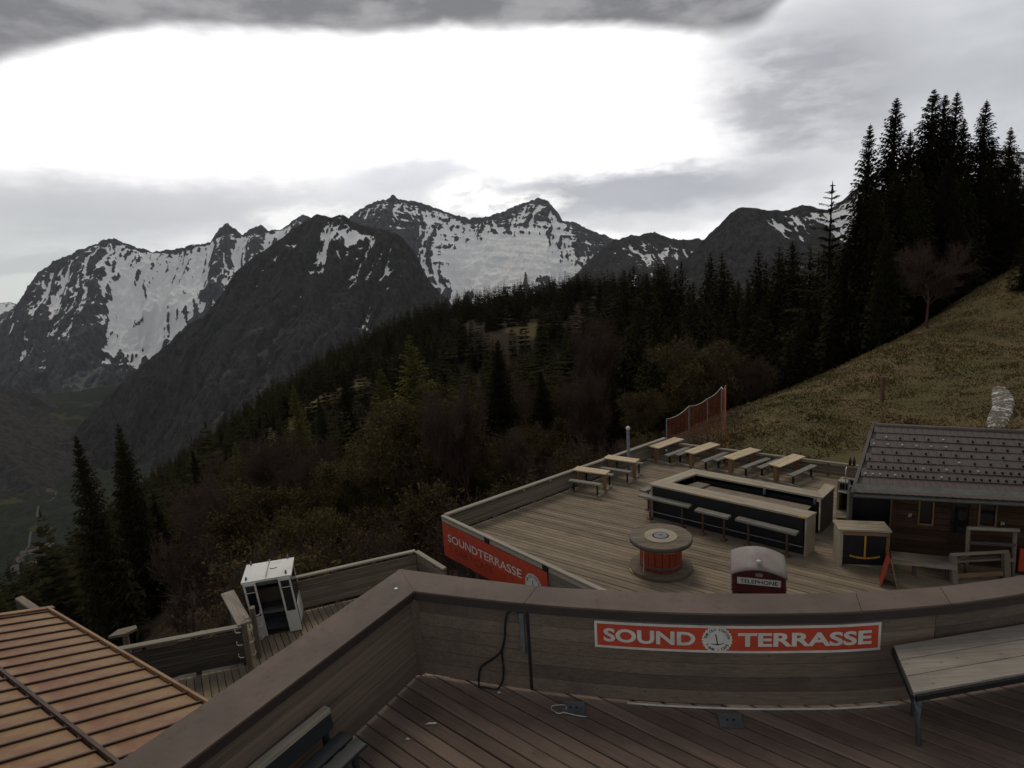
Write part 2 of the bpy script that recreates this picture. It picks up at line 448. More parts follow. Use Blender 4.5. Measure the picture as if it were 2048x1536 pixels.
def mountain(name, mat, sky, front, back, slope0, slope1, seed, gully=60., glen=260., n_cols=330, n_rows=150,
             snow_line=0., snow_gain=0., snow_fn=None, scree_fn=None, skew=0.0, jag=6.0, rough=1.0, bands=0.0, spur=0.0, kc=.30, ks=.35):
    """crest surveyed as (px, py, depth); flanks fall away on both sides, cut by gullies along the fall line"""
    P = np.array([np.array(dep(*q)) for q in sky])
    d = np.r_[0, np.cumsum(np.hypot(*(P[1:, :2] - P[:-1, :2]).T))]
    s = np.linspace(0, d[-1], n_cols)
    rx, ry, rz = (np.interp(s, d, P[:, i]) for i in range(3))
    ax = P[-1, :2] - P[0, :2]; ax /= np.linalg.norm(ax)
    nrm = np.array([ax[1], -ax[0]])
    if nrm[1] > 0: nrm = -nrm
    nrm = nrm + ax * skew; nrm /= np.linalg.norm(nrm)
    ds = s[1] - s[0]
    rz = rz + (fbm(s / 55., s * 0, seed + 40, 4) - .5) * jag * 2 + (ridged(s / 24., s * 0 + 3, seed + 43, 2) - .6) * jag * 1.1
    tf = front * np.linspace(0, 1, n_rows) ** 1.25
    tb = -back * np.linspace(1, 0, 26)[:-1] ** 1.2
    T = np.r_[tb, tf]
    S, TT = np.meshgrid(s, T)
    Z = np.zeros_like(S)
    bx, by = smooth_cols(rx, 10), smooth_cols(ry, 10)
    X, Y = np.zeros_like(S), np.zeros_like(S)
    for i, t in enumerate(T):
        at_ = abs(t)
        k = min(1, at_ / 500.)
        X[i] = rx * (1 - k) + bx * k + nrm[0] * t; Y[i] = ry * (1 - k) + by * k + nrm[1] * t
        Z[i] = smooth_cols(rz, at_ / 7. / ds)
    A = np.abs(TT)
    L = front * .55
    drop = np.tan(np.radians(slope1)) * A + (np.tan(np.radians(slope0)) - np.tan(np.radians(slope1))) * L * (1 - np.exp(-A / L))
    wx = (fbm(S / 420., TT / 420., seed + 9, 3) - .5) * 190 + (fbm(S / 130., TT / 130., seed + 19, 3) - .5) * 60
    U = S + wx + TT * spur
    g1 = ridged(U / glen, TT / (glen * 3.2), seed, 3, .5)
    Z = Z - drop + (g1 - .62) * gully * 2.2 * np.clip(A / 260., 0, 1)
    lam, am = glen * .5, gully * .62
    for k in range(5):                                   # ribs and couloirs of shrinking size down the fall line
        q = ridged((U + 17 * k) / lam, TT / (lam * (2.4 - .25 * k)), seed + 60 + k, 2, .5) - .62
        Z = Z + q * am * rough * 1.5 * np.clip(A / (lam * .9), 0.05, 1)
        lam *= .54; am *= .60
    if bands:
        zz = Z + (fbm(S / 260., TT / 260., seed + 33, 3) - .5) * 90 + .12 * S
        Z = Z + bands * np.sin(zz / 11.5) * np.clip(A / 90., 0, 1) + bands * .6 * np.sin(zz / 5.2 + 1.3)
    dt = np.gradient(TT)[0]
    gz, gs = np.gradient(Z)[0] / dt, np.gradient(Z)[1] / ds
    steep = np.hypot(gz, gs)
    def blur(F, n):
        k = np.ones(2 * n + 1) / (2 * n + 1)
        F = np.apply_along_axis(lambda r_: np.convolve(np.pad(r_, n, mode='edge'), k, mode='valid'), 1, F)
        return np.apply_along_axis(lambda r_: np.convolve(np.pad(r_, n, mode='edge'), k, mode='valid'), 0, F)
    c1 = blur(Z, max(1, int(24 / ds))) - Z; c2 = blur(Z, max(2, int(75 / ds))) - Z; c3 = blur(Z, max(3, int(190 / ds))) - Z
    conc = c1 / (np.std(c1[30:]) + 1e-6) * .30 + c2 / (np.std(c2[30:]) + 1e-6) * .50 + c3 / (np.std(c3[30:]) + 1e-6) * .35
    sb = blur(steep, 1)
    snow = .5 + np.clip((Z - snow_line) * snow_gain, -.75, .35) + np.clip(conc, -1.6, 1.8) * kc + (np.median(sb) - np.clip(sb, 0, 2.2)) * ks + (fbm(S / 330., TT / 330., seed + 3, 4) - .5) * .9
    g2 = fbm(S / 110., TT / 150., seed + 5, 4)
    if snow_fn is not None: snow = snow + snow_fn(S / d[-1], TT / front, X, Y, Z, g1, g2)
    scree = np.clip(conc, -1.5, 1.5) * .16 + (np.median(sb) - sb) * .30 + .12
    if scree_fn is not None: scree = scree + scree_fn(S / d[-1], TT / front, X, Y, Z, g1, g2)
    return grid_object(name, X, Y, Z, mat, {'snow': snow, 'scree': scree})

def bump2(u, v, u0, v0, ru, rv): return np.exp(-(((u - u0) / ru) ** 2 + ((v - v0) / rv) ** 2))

# far sliver beyond the western mountain
mountain('far_ridge', 'limestone_snow', [(-500, 640, 8200), (-200, 600, 8200), (-60, 612, 8200), (20, 604, 8200), (140, 640, 8200)], 1500, 900, 34, 24, 71,
         n_cols=120, n_rows=40, snow_line=-300, snow_gain=.0012)
# snowy massif on the left
def snowA(u, v, X, Y, Z, g1, g2):
    s = -.06 + .24 * bump2(u, v, .30, .14, .18, .22) + 1.35 * bump2(u, v, .585, .24, .062, .15) + .25 * bump2(u, v, .66, .12, .10, .10) + .25 * bump2(u, v, .50, .12, .07, .08) + .55 * bump2(u, v, .60, .34, .04, .12)
    return s - .35 * bump2(u, v, .48, .55, .14, .22) - .40 * np.clip((v - .32) / .35, 0, 1) - .25 * bump2(u, v, .46, .12, .04, .10)
mountain('left_snow_mountain', 'limestone_snow',
         [(-260, 760, 5200), (-120, 700, 5150), (0, 652, 5100), (40, 600, 5080), (75, 545, 5050), (112, 520, 5020), (165, 497, 5000), (205, 481, 5000), (228, 477, 5000),
          (252, 488, 5050), (300, 503, 5150), (345, 500, 5300), (385, 488, 5450), (420, 484, 5500), (438, 456, 5500), (455, 446, 5500), (470, 456, 5500), (486, 470, 5500),
          (503, 455, 5500), (520, 447, 5500), (536, 460, 5500), (562, 461, 5550), (590, 436, 5600), (606, 429, 5600), (660, 445, 5600), (760, 520, 5600)],
         2200, 1200, 46, 30, 11, gully=85, glen=300, n_cols=560, n_rows=300, snow_line=40, snow_gain=.0011, rough=1.25, kc=.44, ks=.46, snow_fn=snowA, jag=14,
         scree_fn=lambda u, v, X, Y, Z, g1, g2: .62 * bump2(u, v, .26, .58, .09, .25) + .4 * bump2(u, v, .52, .55, .04, .2))
# central massif with the snow bowl
def snowC(u, v, X, Y, Z, g1, g2):
    s = -.22 + 1.7 * bump2(u, v, .60, .32, .18, .14) + .55 * bump2(u, v, .48, .24, .09, .12) + .30 * bump2(u, v, .42, .14, .06, .10) + .50 * bump2(u, v, .74, .30, .10, .08) + .15 * bump2(u, v, .66, .10, .10, .07)
    return s + .12 * bump2(u, v, .36, .08, .05, .06) - .85 * bump2(u, v, .28, .34, .10, .24) - .25 * bump2(u, v, .56, .03, .06, .04) - .55 * np.clip((v - .50) / .25, 0, 1)
mountain('central_snow_peak', 'limestone_snow',
         [(560, 560, 5600), (640, 500, 5500), (690, 445, 5400), (712, 424, 5350), (740, 407, 5300), (775, 398, 5250), (786, 388, 5250), (797, 399, 5250), (830, 402, 5300), (870, 414, 5350), (905, 428, 5450),
          (940, 436, 5550), (975, 434, 5600), (1000, 425, 5600), (1040, 409, 5600), (1062, 400, 5600), (1076, 396, 5600), (1095, 402, 5550), (1108, 416, 5500), (1125, 440, 5450), (1150, 445, 5400),
          (1175, 458, 5350), (1200, 468, 5300), (1225, 476, 5250), (1300, 500, 5200), (1420, 560, 5100)],
         2100, 1200, 42, 22, 23, gully=58, glen=260, n_cols=560, n_rows=300, snow_line=150, snow_gain=.0011, bands=3.2, rough=1.0, kc=.34, ks=.38, snow_fn=snowC, jag=10)
# dark ridges right of it
def snowD(u, v, X, Y, Z, g1, g2): return .5 * bump2(u, v, .80, .05, .08, .05) + .02
mountain('grey_ridge', 'dark_rock',
         [(1080, 620, 4300), (1140, 560, 4300), (1180, 520, 4300), (1205, 495, 4300), (1228, 480, 4300), (1262, 471, 4300), (1290, 469, 4300), (1308, 464, 4300), (1330, 473, 4300), (1356, 479, 4350), (1400, 478, 4400), (1480, 500, 4400), (1600, 540, 4400)],
         1300, 800, 38, 26, 37, gully=45, glen=170, n_cols=320, n_rows=170, kc=.42, snow_line=200, snow_gain=.0012, snow_fn=snowD, jag=9)
def snowE(u, v, X, Y, Z, g1, g2): return .26 + .35 * bump2(u, v, .48, .10, .25, .05) - .8 * bump2(u, v, .30, .30, .10, .16) + .45 * bump2(u, v, .62, .42, .10, .18) - .7 * bump2(u, v, .12, .2, .12, .6)
mountain('right_dome_ridge', 'dark_rock',
         [(1330, 560, 2600), (1380, 510, 2600), (1410, 476, 2600), (1440, 448, 2600), (1462, 425, 2600), (1478, 416, 2600), (1500, 414, 2600), (1540, 421, 2620), (1575, 420, 2640), (1605, 411, 2660),
          (1626, 414, 2660), (1655, 420, 2660), (1690, 398, 2650), (1730, 360, 2650), (1800, 320, 2650), (2000, 300, 2650), (2300, 330, 2600)],
         900, 600, 36, 27, 41, gully=34, glen=130, n_cols=360, n_rows=190, bands=1.2, kc=.42, snow_line=180, snow_gain=.0016, snow_fn=snowE, jag=5)
# big dark flank left of centre
def snowB(u, v, X, Y, Z, g1, g2): return -.20 + .42 * bump2(u, v, .62, .05, .05, .05) + .20 * bump2(u, v, .74, .14, .12, .12) - .40 * np.clip((v - .26) / .3, 0, 1)
mountain('dark_flank_mountain', 'dark_rock',
         [(-60, 1060, 2500), (60, 970, 2600), (130, 890, 2700), (180, 826, 2750), (230, 776, 2800), (290, 726, 2850), (335, 690, 2900), (372, 652, 2950), (404, 636, 2950), (440, 592, 3000), (470, 546, 3000), (510, 512, 3000),
          (560, 477, 3000), (600, 448, 3000), (634, 428, 3000), (662, 434, 3000), (686, 429, 3000), (702, 442, 3000), (735, 452, 2980), (770, 458, 2950), (800, 468, 2900), (828, 500, 2850), (860, 565, 2800), (905, 610, 2700), (980, 660, 2600), (1100, 720, 2500)],
         1500, 900, 42, 30, 53, gully=60, glen=170, n_cols=560, n_rows=280, kc=.36, spur=.35, snow_line=160, snow_gain=.0012, snow_fn=snowB, jag=6,
         scree_fn=lambda u, v, X, Y, Z, g1, g2: .22 * bump2(u, v, .55, .50, .3, .25))
mountain('dark_valley_spur', 'dark_rock',
         [(-300, 760, 3300), (-100, 765, 3300), (0, 769, 3300), (40, 778, 3300), (72, 794, 3300), (110, 815, 3300), (150, 850, 3300), (220, 900, 3300)],
         700, 500, 30, 24, 59, n_cols=140, n_rows=60, gully=25, glen=120, snow_line=9000, snow_gain=.0012)

mountain('left_valley_wall', 'dark_rock', [(-500, 640, 2500), (-300, 720, 2450), (-120, 810, 2350), (-30, 868, 2250), (30, 925, 2150), (75, 985, 2050), (105, 1040, 1950), (130, 1100, 1850)], 600, 500, 30, 24, 63, n_cols=140, n_rows=60, gully=25, glen=110, snow_line=9000, snow_gain=.0012)
# ------------------------------------------------------------------ valley floor
def valley_mat():
    m, nb, p, _ = new_mat('valley_meadow_wood')
    pos = nb.node('ShaderNodeNewGeometry').outputs['Position']
    n1 = nb.noise(pos, .0055, 6, .6); n2 = nb.noise(pos, .016, 5, .6); n3 = nb.noise(pos, .06, 5, .7)
    c = nb.mix(nb.sm(n2, .4, .62), (.046, .052, .020), (.062, .054, .028))
    w = nb.mix(nb.sm(n3, .35, .65), (.010, .014, .010), (.026, .030, .018))
    c = nb.mix(nb.sm(nb.m('ADD', n1, nb.m('MULTIPLY', nb.m('SUBTRACT', n2, .5), .45)), .36, .40), c, w)
    nb.put(p.inputs['Base Color'], c); p.inputs['Roughness'].default_value = .95; p.inputs['Specular IOR Level'].default_value = .1
    bump(nb, p, n3, .6, 6)
valley_mat()
_vx, _vy = np.meshgrid(np.linspace(-9000, 9000, 200), np.linspace(-3000, 9500, 170))
def valley_z(x, y):
    x = np.asarray(x, float); y = np.asarray(y, float)
    axis = -1150 - .12 * (y - 1500)                       # the stream runs away to the left rear
    return -650 - .035 * np.clip(y - 1500, 0, 3000) + 90 * np.tanh(np.abs(x - axis) / 900.) ** 2 + (fbm(x / 420., y / 420., 88, 4) - .5) * 240
grid_object('valley_ground', _vx, _vy, valley_z(_vx, _vy), 'valley_meadow_wood')

# ------------------------------------------------------------------ the hillside the terrace stands on
CP = []
def cpx(*rows):
    for px, py, d in rows: CP.append(tuple(dep(px, py, d)))
def cxyz(*rows):
    for r in rows: CP.append(r)
cxyz((0, -12, -3), (-14, -12, -12), (14, -12, -1.5), (0, 4, -6), (-10, 5, -10.5), (9, 5, -4.6), (20, 4, -2.5), (-6, 16, -9.5), (2, 14, -6.2), (6, 20, -5.2), (11, 16, -4.4), (3, 24, -7.5), (-20, 14, -19), (-40, 20, -33),
     (11.5, 19.5, -3.4), (15, 15, -3.2), (20, 10, -1.6), (40, -5, 6), (60, 10, 16))
cpx((1440, 900, 25), (1480, 868, 27), (1600, 900, 25.5), (1500, 832, 31), (1550, 800, 35), (1600, 769, 39), (1670, 730, 44), (1740, 693, 49), (1810, 657, 54), (1880, 618, 59), (1965, 572, 65), (2048, 525, 71), (2300, 380, 85), (1800, 800, 33), (1950, 700, 43), (2048, 760, 33), (2200, 640, 45), (1900, 860, 24.5),
    (1500, 915, 52), (1600, 855, 64), (1740, 790, 80), (1900, 690, 95), (2100, 540, 110), (2400, 350, 130),
    (1400, 850, 80), (1200, 905, 85), (1000, 1000, 75), (1000, 890, 130), (800, 985, 125), (850, 830, 230), (720, 850, 220), (1200, 745, 210), (1400, 690, 200), (1600, 640, 180), (1800, 560, 170), (2000, 480, 165), (2300, 300, 180),
    (640, 780, 260), (560, 862, 255), (470, 955, 245), (420, 1000, 235), (300, 1110, 215), (180, 1230, 200),
    (1450, 625, 400), (1700, 575, 400), (2000, 500, 400),
    (1250, 592, 400), (1000, 612, 450), (900, 640, 480), (750, 700, 500), (640, 765, 500), (560, 825, 500), (440, 905, 500), (330, 975, 500), (220, 1050, 500),
    (1000, 760, 800), (600, 980, 800), (300, 1090, 800), (1400, 700, 800), (1800, 640, 800),
    (150, 1290, 55), (320, 1250, 52), (520, 1180, 48), (700, 1120, 50), (220, 1180, 120), (60, 1240, 150), (400, 1110, 140))
cxyz((500, 900, -160), (-520, 200, -400), (-820, 450, -640), (-300, 60, -215), (-150, 20, -110), (-520, 700, -520), (-800, 900, -660), (0, 1000, -300), (400, 1000, -150))
CP = np.array(CP)
def _rbf_fit(P):
    n = len(P); sc = 100.
    D = np.sqrt((P[:, None, 0] - P[None, :, 0]) ** 2 + (P[:, None, 1] - P[None, :, 1]) ** 2 + 20.) / sc
    K = D - np.eye(n) * .010
    A = np.zeros((n + 3, n + 3)); A[:n, :n] = K; A[:n, n] = 1; A[:n, n + 1:] = P[:, :2] / sc; A[n:, :n] = A[:n, n:].T
    return np.linalg.solve(A, np.r_[P[:, 2], 0, 0, 0])
_RW = _rbf_fit(CP)
def ground(x, y):
    x = np.asarray(x, float); y = np.asarray(y, float); sh = np.broadcast(x, y).shape
    xf, yf = np.broadcast_to(x, sh).ravel(), np.broadcast_to(y, sh).ravel()
    out = np.zeros(len(xf)); n = len(CP)
    for i in range(n): out += _RW[i] * np.sqrt((xf - CP[i, 0]) ** 2 + (yf - CP[i, 1]) ** 2 + 20.) / 100.
    out += _RW[n] + _RW[n + 1] * xf / 100. + _RW[n + 2] * yf / 100.
    r = np.hypot(xf, yf)
    out += (fbm(xf / 9., yf / 9., 3, 4) - .5) * np.clip((r - 18) / 30., 0, 1) * 1.1 + (fbm(xf / 60., yf / 60., 4, 4) - .5) * np.clip((r - 60) / 100., 0, 1) * 9
    # nothing sticks up through the terraces
    inside = (yf > -2) & (yf < 24) & (xf > -10) & (xf < 13) & (yf - 22.2 < -(xf - 6.5) * .86)
    out = np.where(inside, np.minimum(out, -3.75), out)
    out = np.where(inside & (xf < -1.3), np.minimum(out, -4.9), out)
    return out.reshape(sh)

STRIPS = []
for _a, _b, _r in (((705, 752, 262), (560, 866, 256), 9), ((560, 866, 256), (430, 992, 238), 8), ((975, 614, 446), (1000, 618, 440), 16), ((1050, 665, 300), (1065, 680, 290), 9), ((725, 790, 225), (715, 850, 205), 9), ((1190, 615, 380), (1230, 640, 360), 8), ((1130, 760, 190), (1150, 790, 180), 7)):
    _p, _q = dep(*_a), dep(*_b); STRIPS.append((_p.x, _p.y, _q.x, _q.y, _r))
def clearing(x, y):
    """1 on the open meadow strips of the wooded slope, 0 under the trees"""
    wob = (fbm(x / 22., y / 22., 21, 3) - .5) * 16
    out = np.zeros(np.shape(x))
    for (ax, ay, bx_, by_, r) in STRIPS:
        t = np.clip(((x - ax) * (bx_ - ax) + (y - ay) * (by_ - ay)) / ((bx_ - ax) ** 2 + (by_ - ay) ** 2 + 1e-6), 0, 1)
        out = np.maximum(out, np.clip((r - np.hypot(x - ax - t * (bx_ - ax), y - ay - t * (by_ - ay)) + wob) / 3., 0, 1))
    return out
def grass_mat():
    m, nb, p, _ = new_mat('dry_alpine_grass')
    pos = nb.node('ShaderNodeNewGeometry').outputs['Position']
    n1 = nb.noise(pos, .16, 6, .62); n2 = nb.noise(pos, 1.1, 6, .65); n3 = nb.noise(pos, 6.0, 5, .7)
    c = nb.mix(nb.sm(n1, .40, .62), (.135, .098, .048), (.092, .082, .034))
    c = nb.mix(nb.m('MULTIPLY', nb.sm(n2, .50, .72), .75), c, (.060, .042, .026))
    c = nb.mix(nb.m('MULTIPLY', nb.sm(n3, .42, .7), .5), c, (.165, .128, .068))
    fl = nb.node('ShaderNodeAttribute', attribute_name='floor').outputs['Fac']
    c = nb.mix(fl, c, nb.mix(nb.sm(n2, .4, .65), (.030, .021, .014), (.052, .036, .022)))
    nb.put(p.inputs['Base Color'], c); p.inputs['Roughness'].default_value = .95; p.inputs['Specular IOR Level'].default_value = .1
    bump(nb, p, nb.m('ADD', n2, n3), .7, .12)
grass_mat()
def _sp(lo, hi, n, c, p=2.2):
    t = np.linspace(-1, 1, n); t = np.sign(t) * np.abs(t) ** p
    return np.where(t < 0, c + t * (c - lo), c + t * (hi - c))
_gx, _gy = np.meshgrid(_sp(-950, 520, 300, 8), _sp(-40, 1050, 300, 16, 2.0))
_crest = np.interp(_gx, [6, 11, 16, 25, 36, 60], [24, 30, 39, 52, 66, 90])
_open = np.clip((_crest - _gy) / 3. + .5, 0, 1) * np.clip((_gx - 4) / 2., 0, 1)
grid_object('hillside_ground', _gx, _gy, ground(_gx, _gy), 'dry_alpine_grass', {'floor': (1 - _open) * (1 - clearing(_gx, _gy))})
# ------------------------------------------------------------------ trees
def leaf_mat(name, c1, c2, rough=.7):
    m, nb, p, _ = new_mat(name)
    tcn = nb.node('ShaderNodeTexCoord'); oi = nb.node('ShaderNodeObjectInfo')
    n = nb.noise(tcn.outputs['Object'], 1.1, 4, .7); n2 = nb.noise(tcn.outputs['Object'], 7.0, 3, .6)
    c = nb.mix(nb.sm(nb.m('ADD', nb.m('MULTIPLY', n, .6), nb.m('MULTIPLY', n2, .4)), .36, .62), c1, c2)
    h = nb.node('ShaderNodeHueSaturation'); nb.put(h.inputs['Color'], c)
    nb.put(h.inputs['Value'], nb.m('ADD', .72, nb.m('MULTIPLY', oi.outputs['Random'], .55)))
    nb.put(h.inputs['Hue'], nb.m('ADD', .485, nb.m('MULTIPLY', oi.outputs['Random'], .03)))
    nb.t.links.new(h.outputs[0], p.inputs['Base Color'])
    p.inputs['Roughness'].default_value = 1.0; p.inputs['Specular IOR Level'].default_value = 0.0
leaf_mat('spruce_needles', (.015, .0145, .0075), (.038, .034, .016))
leaf_mat('larch_needles', (.070, .068, .020), (.135, .120, .038))
leaf_mat('young_leaves', (.064, .052, .021), (.112, .086, .036))
leaf_mat('russet_buds', (.065, .038, .026), (.100, .060, .038))
plain('bark', (.060, .046, .036), .9, .5, 9, spec=.1)
plain('pale_bark', (.115, .090, .075), .9, .5, 9, spec=.1)
plain('russet_twigs', (.095, .064, .052), .9, .4, 6, spec=.1)

def mesh_np(name, V, Fq, mat, tri=True):
    V = np.asarray(V, np.float32); Fq = np.asarray(Fq, np.int32); k = Fq.shape[1]
    me = bpy.data.meshes.new(name)
    me.vertices.add(len(V)); me.vertices.foreach_set('co', V.ravel())
    me.loops.add(Fq.size); me.loops.foreach_set('vertex_index', Fq.ravel())
    me.polygons.add(len(Fq)); me.polygons.foreach_set('loop_start', np.arange(0, Fq.size, k, dtype=np.int32))
    me.update(calc_edges=True)
    me.materials.append(MAT[mat]); return me

def sticks(segs, n=4):
    """segs: list of (p0, p1, r0, r1) -> tapered n-gon sticks"""
    S = np.array([(*a, *b_, r0, r1) for a, b_, r0, r1 in segs], float)
    P0, P1 = S[:, 0:3], S[:, 3:6]; d = P1 - P0; d /= np.linalg.norm(d, axis=1, keepdims=True) + 1e-9
    ref = np.where(np.abs(d[:, 2:3]) > .9, np.array([[1., 0, 0]]), np.array([[0, 0, 1.]]))
    a = np.cross(d, ref); a /= np.linalg.norm(a, axis=1, keepdims=True) + 1e-9; e = np.cross(d, a)
    V = np.zeros((len(S), 2 * n, 3)); 
    for k in range(n):
        t = 2 * math.pi * k / n; o = a * math.cos(t) + e * math.sin(t)
        V[:, k] = P0 + o * S[:, 6:7]; V[:, n + k] = P1 + o * S[:, 7:8]
    base = np.array([[k, (k + 1) % n, n + (k + 1) % n, n + k] for k in range(n)])
    Fq = (base[None] + (np.arange(len(S)) * 2 * n)[:, None, None]).reshape(-1, 4)
    return V.reshape(-1, 3), Fq

def spruce(h, rad, seed, whorls, per, fine, gap=.0, bare=.06, thin=1.0):
    """returns (crown V,F tri, trunk V,F quad): drooping whorled boughs with hanging side sprays"""
    r = np.random.default_rng(seed); V, Fq = [], []
    def tri(a, b_, c): k = len(V); V.extend((a, b_, c)); Fq.append((k, k + 1, k + 2))
    lean = r.normal(0, .012, 2)
    for w in range(whorls):
        u = (w + r.uniform(-.3, .3)) / whorls; u = 1 - (1 - min(max(u, 0), .997)) ** 1.22
        z = h * (bare + (1 - bare) * u)
        R = rad * 1.08 * (1 - u) ** .76 * (1 - .3 * math.exp(-u * 9))
        m = max(4, int(per * (1 - .45 * u)))
        for q in range(m):
            if r.random() < gap: continue
            th = 2 * math.pi * (q + r.uniform(-.35, .35)) / m + w * 1.7
            L = R * r.uniform(.62, 1.18)
            dirv_ = np.array([math.cos(th), math.sin(th), 0]); side = np.array([-dirv_[1], dirv_[0], 0])
            dr = (-.30 + .75 * u) + r.uniform(-.12, .12)
            b0 = np.array([lean[0] * z, lean[1] * z, z])
            tip = b0 + dirv_ * L + np.array([0, 0, dr * L + .10 * L])
            mid = b0 + dirv_ * L * .55 + np.array([0, 0, dr * L * .75])
            wd = L * .20 * thin
            if fine == 0:
                tri(b0 + side * wd, mid - side * wd * 1.2, tip); tri(b0 - side * wd, mid + side * wd * 1.2 - np.array([0, 0, .12 * L]), tip)
                continue
            for j in range(fine):
                t0 = (j + .15) / fine; c0 = b0 * (1 - t0) ** 2 + 2 * t0 * (1 - t0) * mid + t0 * t0 * tip
                ln = (L * .38 * (1 - .5 * t0) + .09) * r.uniform(.7, 1.25) * thin
                for sg in (-1, 1):
                    o = side * sg * ln * .9 + dirv_ * ln * .55 + np.array([0, 0, -ln * r.uniform(.15, .6)])
                    tri(c0 - dirv_ * (L * .05 + .03), c0 + dirv_ * (L * .10 + .05), c0 + o)
                tri(c0 - side * ln * .25, c0 + side * ln * .25, c0 + np.array([0, 0, -ln * r.uniform(.5, .9)]) + dirv_ * ln * .3)
            tri(mid - side * wd * .35, mid + side * wd * .35, tip)
    tri(np.array([lean[0] * h - .10, lean[1] * h, h * .955]), np.array([lean[0] * h + .10, lean[1] * h, h * .955]), np.array([lean[0] * h, lean[1] * h, h * 1.01]))
    tv, tf = sticks([((0, 0, -1.5), (lean[0] * h * .5, lean[1] * h * .5, h * .5), h * .012, h * .005), ((lean[0] * h * .5, lean[1] * h * .5, h * .5), (lean[0] * h, lean[1] * h, h * .99), h * .005, h * .0008)], 6)
    return V, Fq, tv, tf

def broadleaf(h, rad, seed, levels=4, leaves=5, leaf=.16, up=.55, start=.22, split=(3, 5)):
    """returns (twig V,F quad, leaf V,F tri)"""
    r = np.random.default_rng(seed); segs, tips = [], []
    def grow(p, d, L, rr, lv):
        n = 3; q = p
        for i in range(n):
            d = d + r.normal(0, .10, 3) + np.array([0, 0, .05]); d /= np.linalg.norm(d)
            q2 = q + d * L / n; segs.append((q, q2, rr * (1 - .22 * i), rr * (1 - .22 * (i + 1)))); q = q2
            if lv < levels and i >= (1 if lv == 0 else 0):
                for k in range(r.integers(*split)):
                    a = r.normal(0, 1, 3); a -= d * np.dot(a, d); a /= np.linalg.norm(a) + 1e-9
                    nd = d * up + a * (1 - up) * 1.25 + np.array([0, 0, .12]); nd /= np.linalg.norm(nd)
                    grow(q, nd, L * r.uniform(.42, .66), rr * .48, lv + 1)
        if lv >= levels - 1: tips.append((q, d))
    grow(np.array([0, 0, -.6]), np.array([0, 0, 1.0]), h * .62, h * .016, 0)
    S = np.array([s[1] for s in segs]); top = S[:, 2].max(); wid = np.percentile(np.hypot(S[:, 0], S[:, 1]), 97)
    kz, kr = h / top, rad / max(wid, .01)
    sc = np.array([kr, kr, kz])
    segs = [(a * sc, b_ * sc, r0, r1) for a, b_, r0, r1 in segs]
    V, Fq = [], []
    for p, d in tips:
        p = p * sc
        for k in range(leaves):
            c = p + r.normal(0, leaf * 1.5, 3); a, e = r.normal(0, leaf, 3), r.normal(0, leaf, 3)
            j = len(V); V.extend((c, c + a, c + e)); Fq.append((j, j + 1, j + 2))
    tv, tf = sticks(segs, 3)
    return tv, tf, V, Fq

def tree_proto(kind, seed, **kw):
    if kind == 'spruce':
        V, Fq, tv, tf = spruce(seed=seed, **kw)
        return (('trunk', mesh_np('trunk', tv, tf, 'bark')), ('crown', mesh_np('crown', V, Fq, 'spruce_needles')))
    leafm, barkm = {'larch': ('larch_needles', 'bark'), 'green': ('young_leaves', 'pale_bark'), 'russet': ('russet_buds', 'russet_twigs')}[kind]
    tv, tf, V, Fq = broadleaf(seed=seed, **kw)
    parts = [('branches', mesh_np('branches', tv, tf, barkm))]
    if V: parts.append(('foliage', mesh_np('foliage', V, Fq, leafm)))
    return tuple(parts)

def plant(name, proto, x, y, s, label, cat, group=None, z=None, sxy=1.0, rot=None):
    z = float(ground(x, y)) - .3 if z is None else z
    rot = random.uniform(0, 6.28) if rot is None else rot
    M = Matrix.Translation((x, y, z)) @ Matrix.Rotation(rot, 4, 'Z') @ Matrix.Diagonal((s * sxy, s * sxy, s, 1))
    o = bpy.data.objects.new(name, None); link(o, None, M); tag(o, label, cat, group)
    for nm, me in proto:
        k = bpy.data.objects.new(nm, me); COL.objects.link(k); k.parent = o
    return o
def plant_px(name, proto, px, top_py, base_h, d, label, cat, group=None, sxy=1.0):
    """stand a tree at bearing px and distance d so that its tip reaches top_py; base_h is the prototype's height"""
    p = dep(px, 700, d); k = d
    for _ in range(3):
        p = dep(px, top_py, k)
    gz = float(ground(p.x, p.y)) - .3
    return plant(name, proto, p.x, p.y, max(.25, (p.z - gz) / base_h), label, cat, group, gz, sxy)

SP_HI = [tree_proto('spruce', 100 + i, h=20., rad=3.2 + .3 * i, whorls=62, per=15, fine=4) for i in range(4)]
SP_MD = [tree_proto('spruce', 120 + i, h=20., rad=3.4 + .3 * i, whorls=34, per=12, fine=2, thin=1.25) for i in range(4)]
SP_LO = [tree_proto('spruce', 140 + i, h=20., rad=2.7 + .25 * i, whorls=22, per=8, fine=0, thin=1.7) for i in range(4)]
SP_OPEN = [tree_proto('spruce', 160, h=20., rad=2.6, whorls=26, per=9, fine=5, gap=.12, bare=.04, thin=.9)]
LARCH = [tree_proto('spruce', 170 + i, h=18., rad=3.4, whorls=48, per=13, fine=5, gap=.12, thin=.75) for i in range(2)]
for pr in LARCH: pr[1][1].materials[0] = MAT['larch_needles']
GREEN = [tree_proto('green', 180 + i, h=10., rad=3.4, levels=4, leaves=4, leaf=.075) for i in range(3)]
RUSS = [tree_proto('russet', 190 + i, h=9., rad=2.7, levels=4, leaves=1, leaf=.035) for i in range(3)]
BUSH = [tree_proto('russet', 200 + i, h=4.5, rad=1.7, levels=3, leaves=2, leaf=.035, split=(3, 6)) for i in range(3)]
GBUSH = [tree_proto('green', 210 + i, h=4.5, rad=1.9, levels=3, leaves=5, leaf=.055, split=(3, 6)) for i in range(2)]

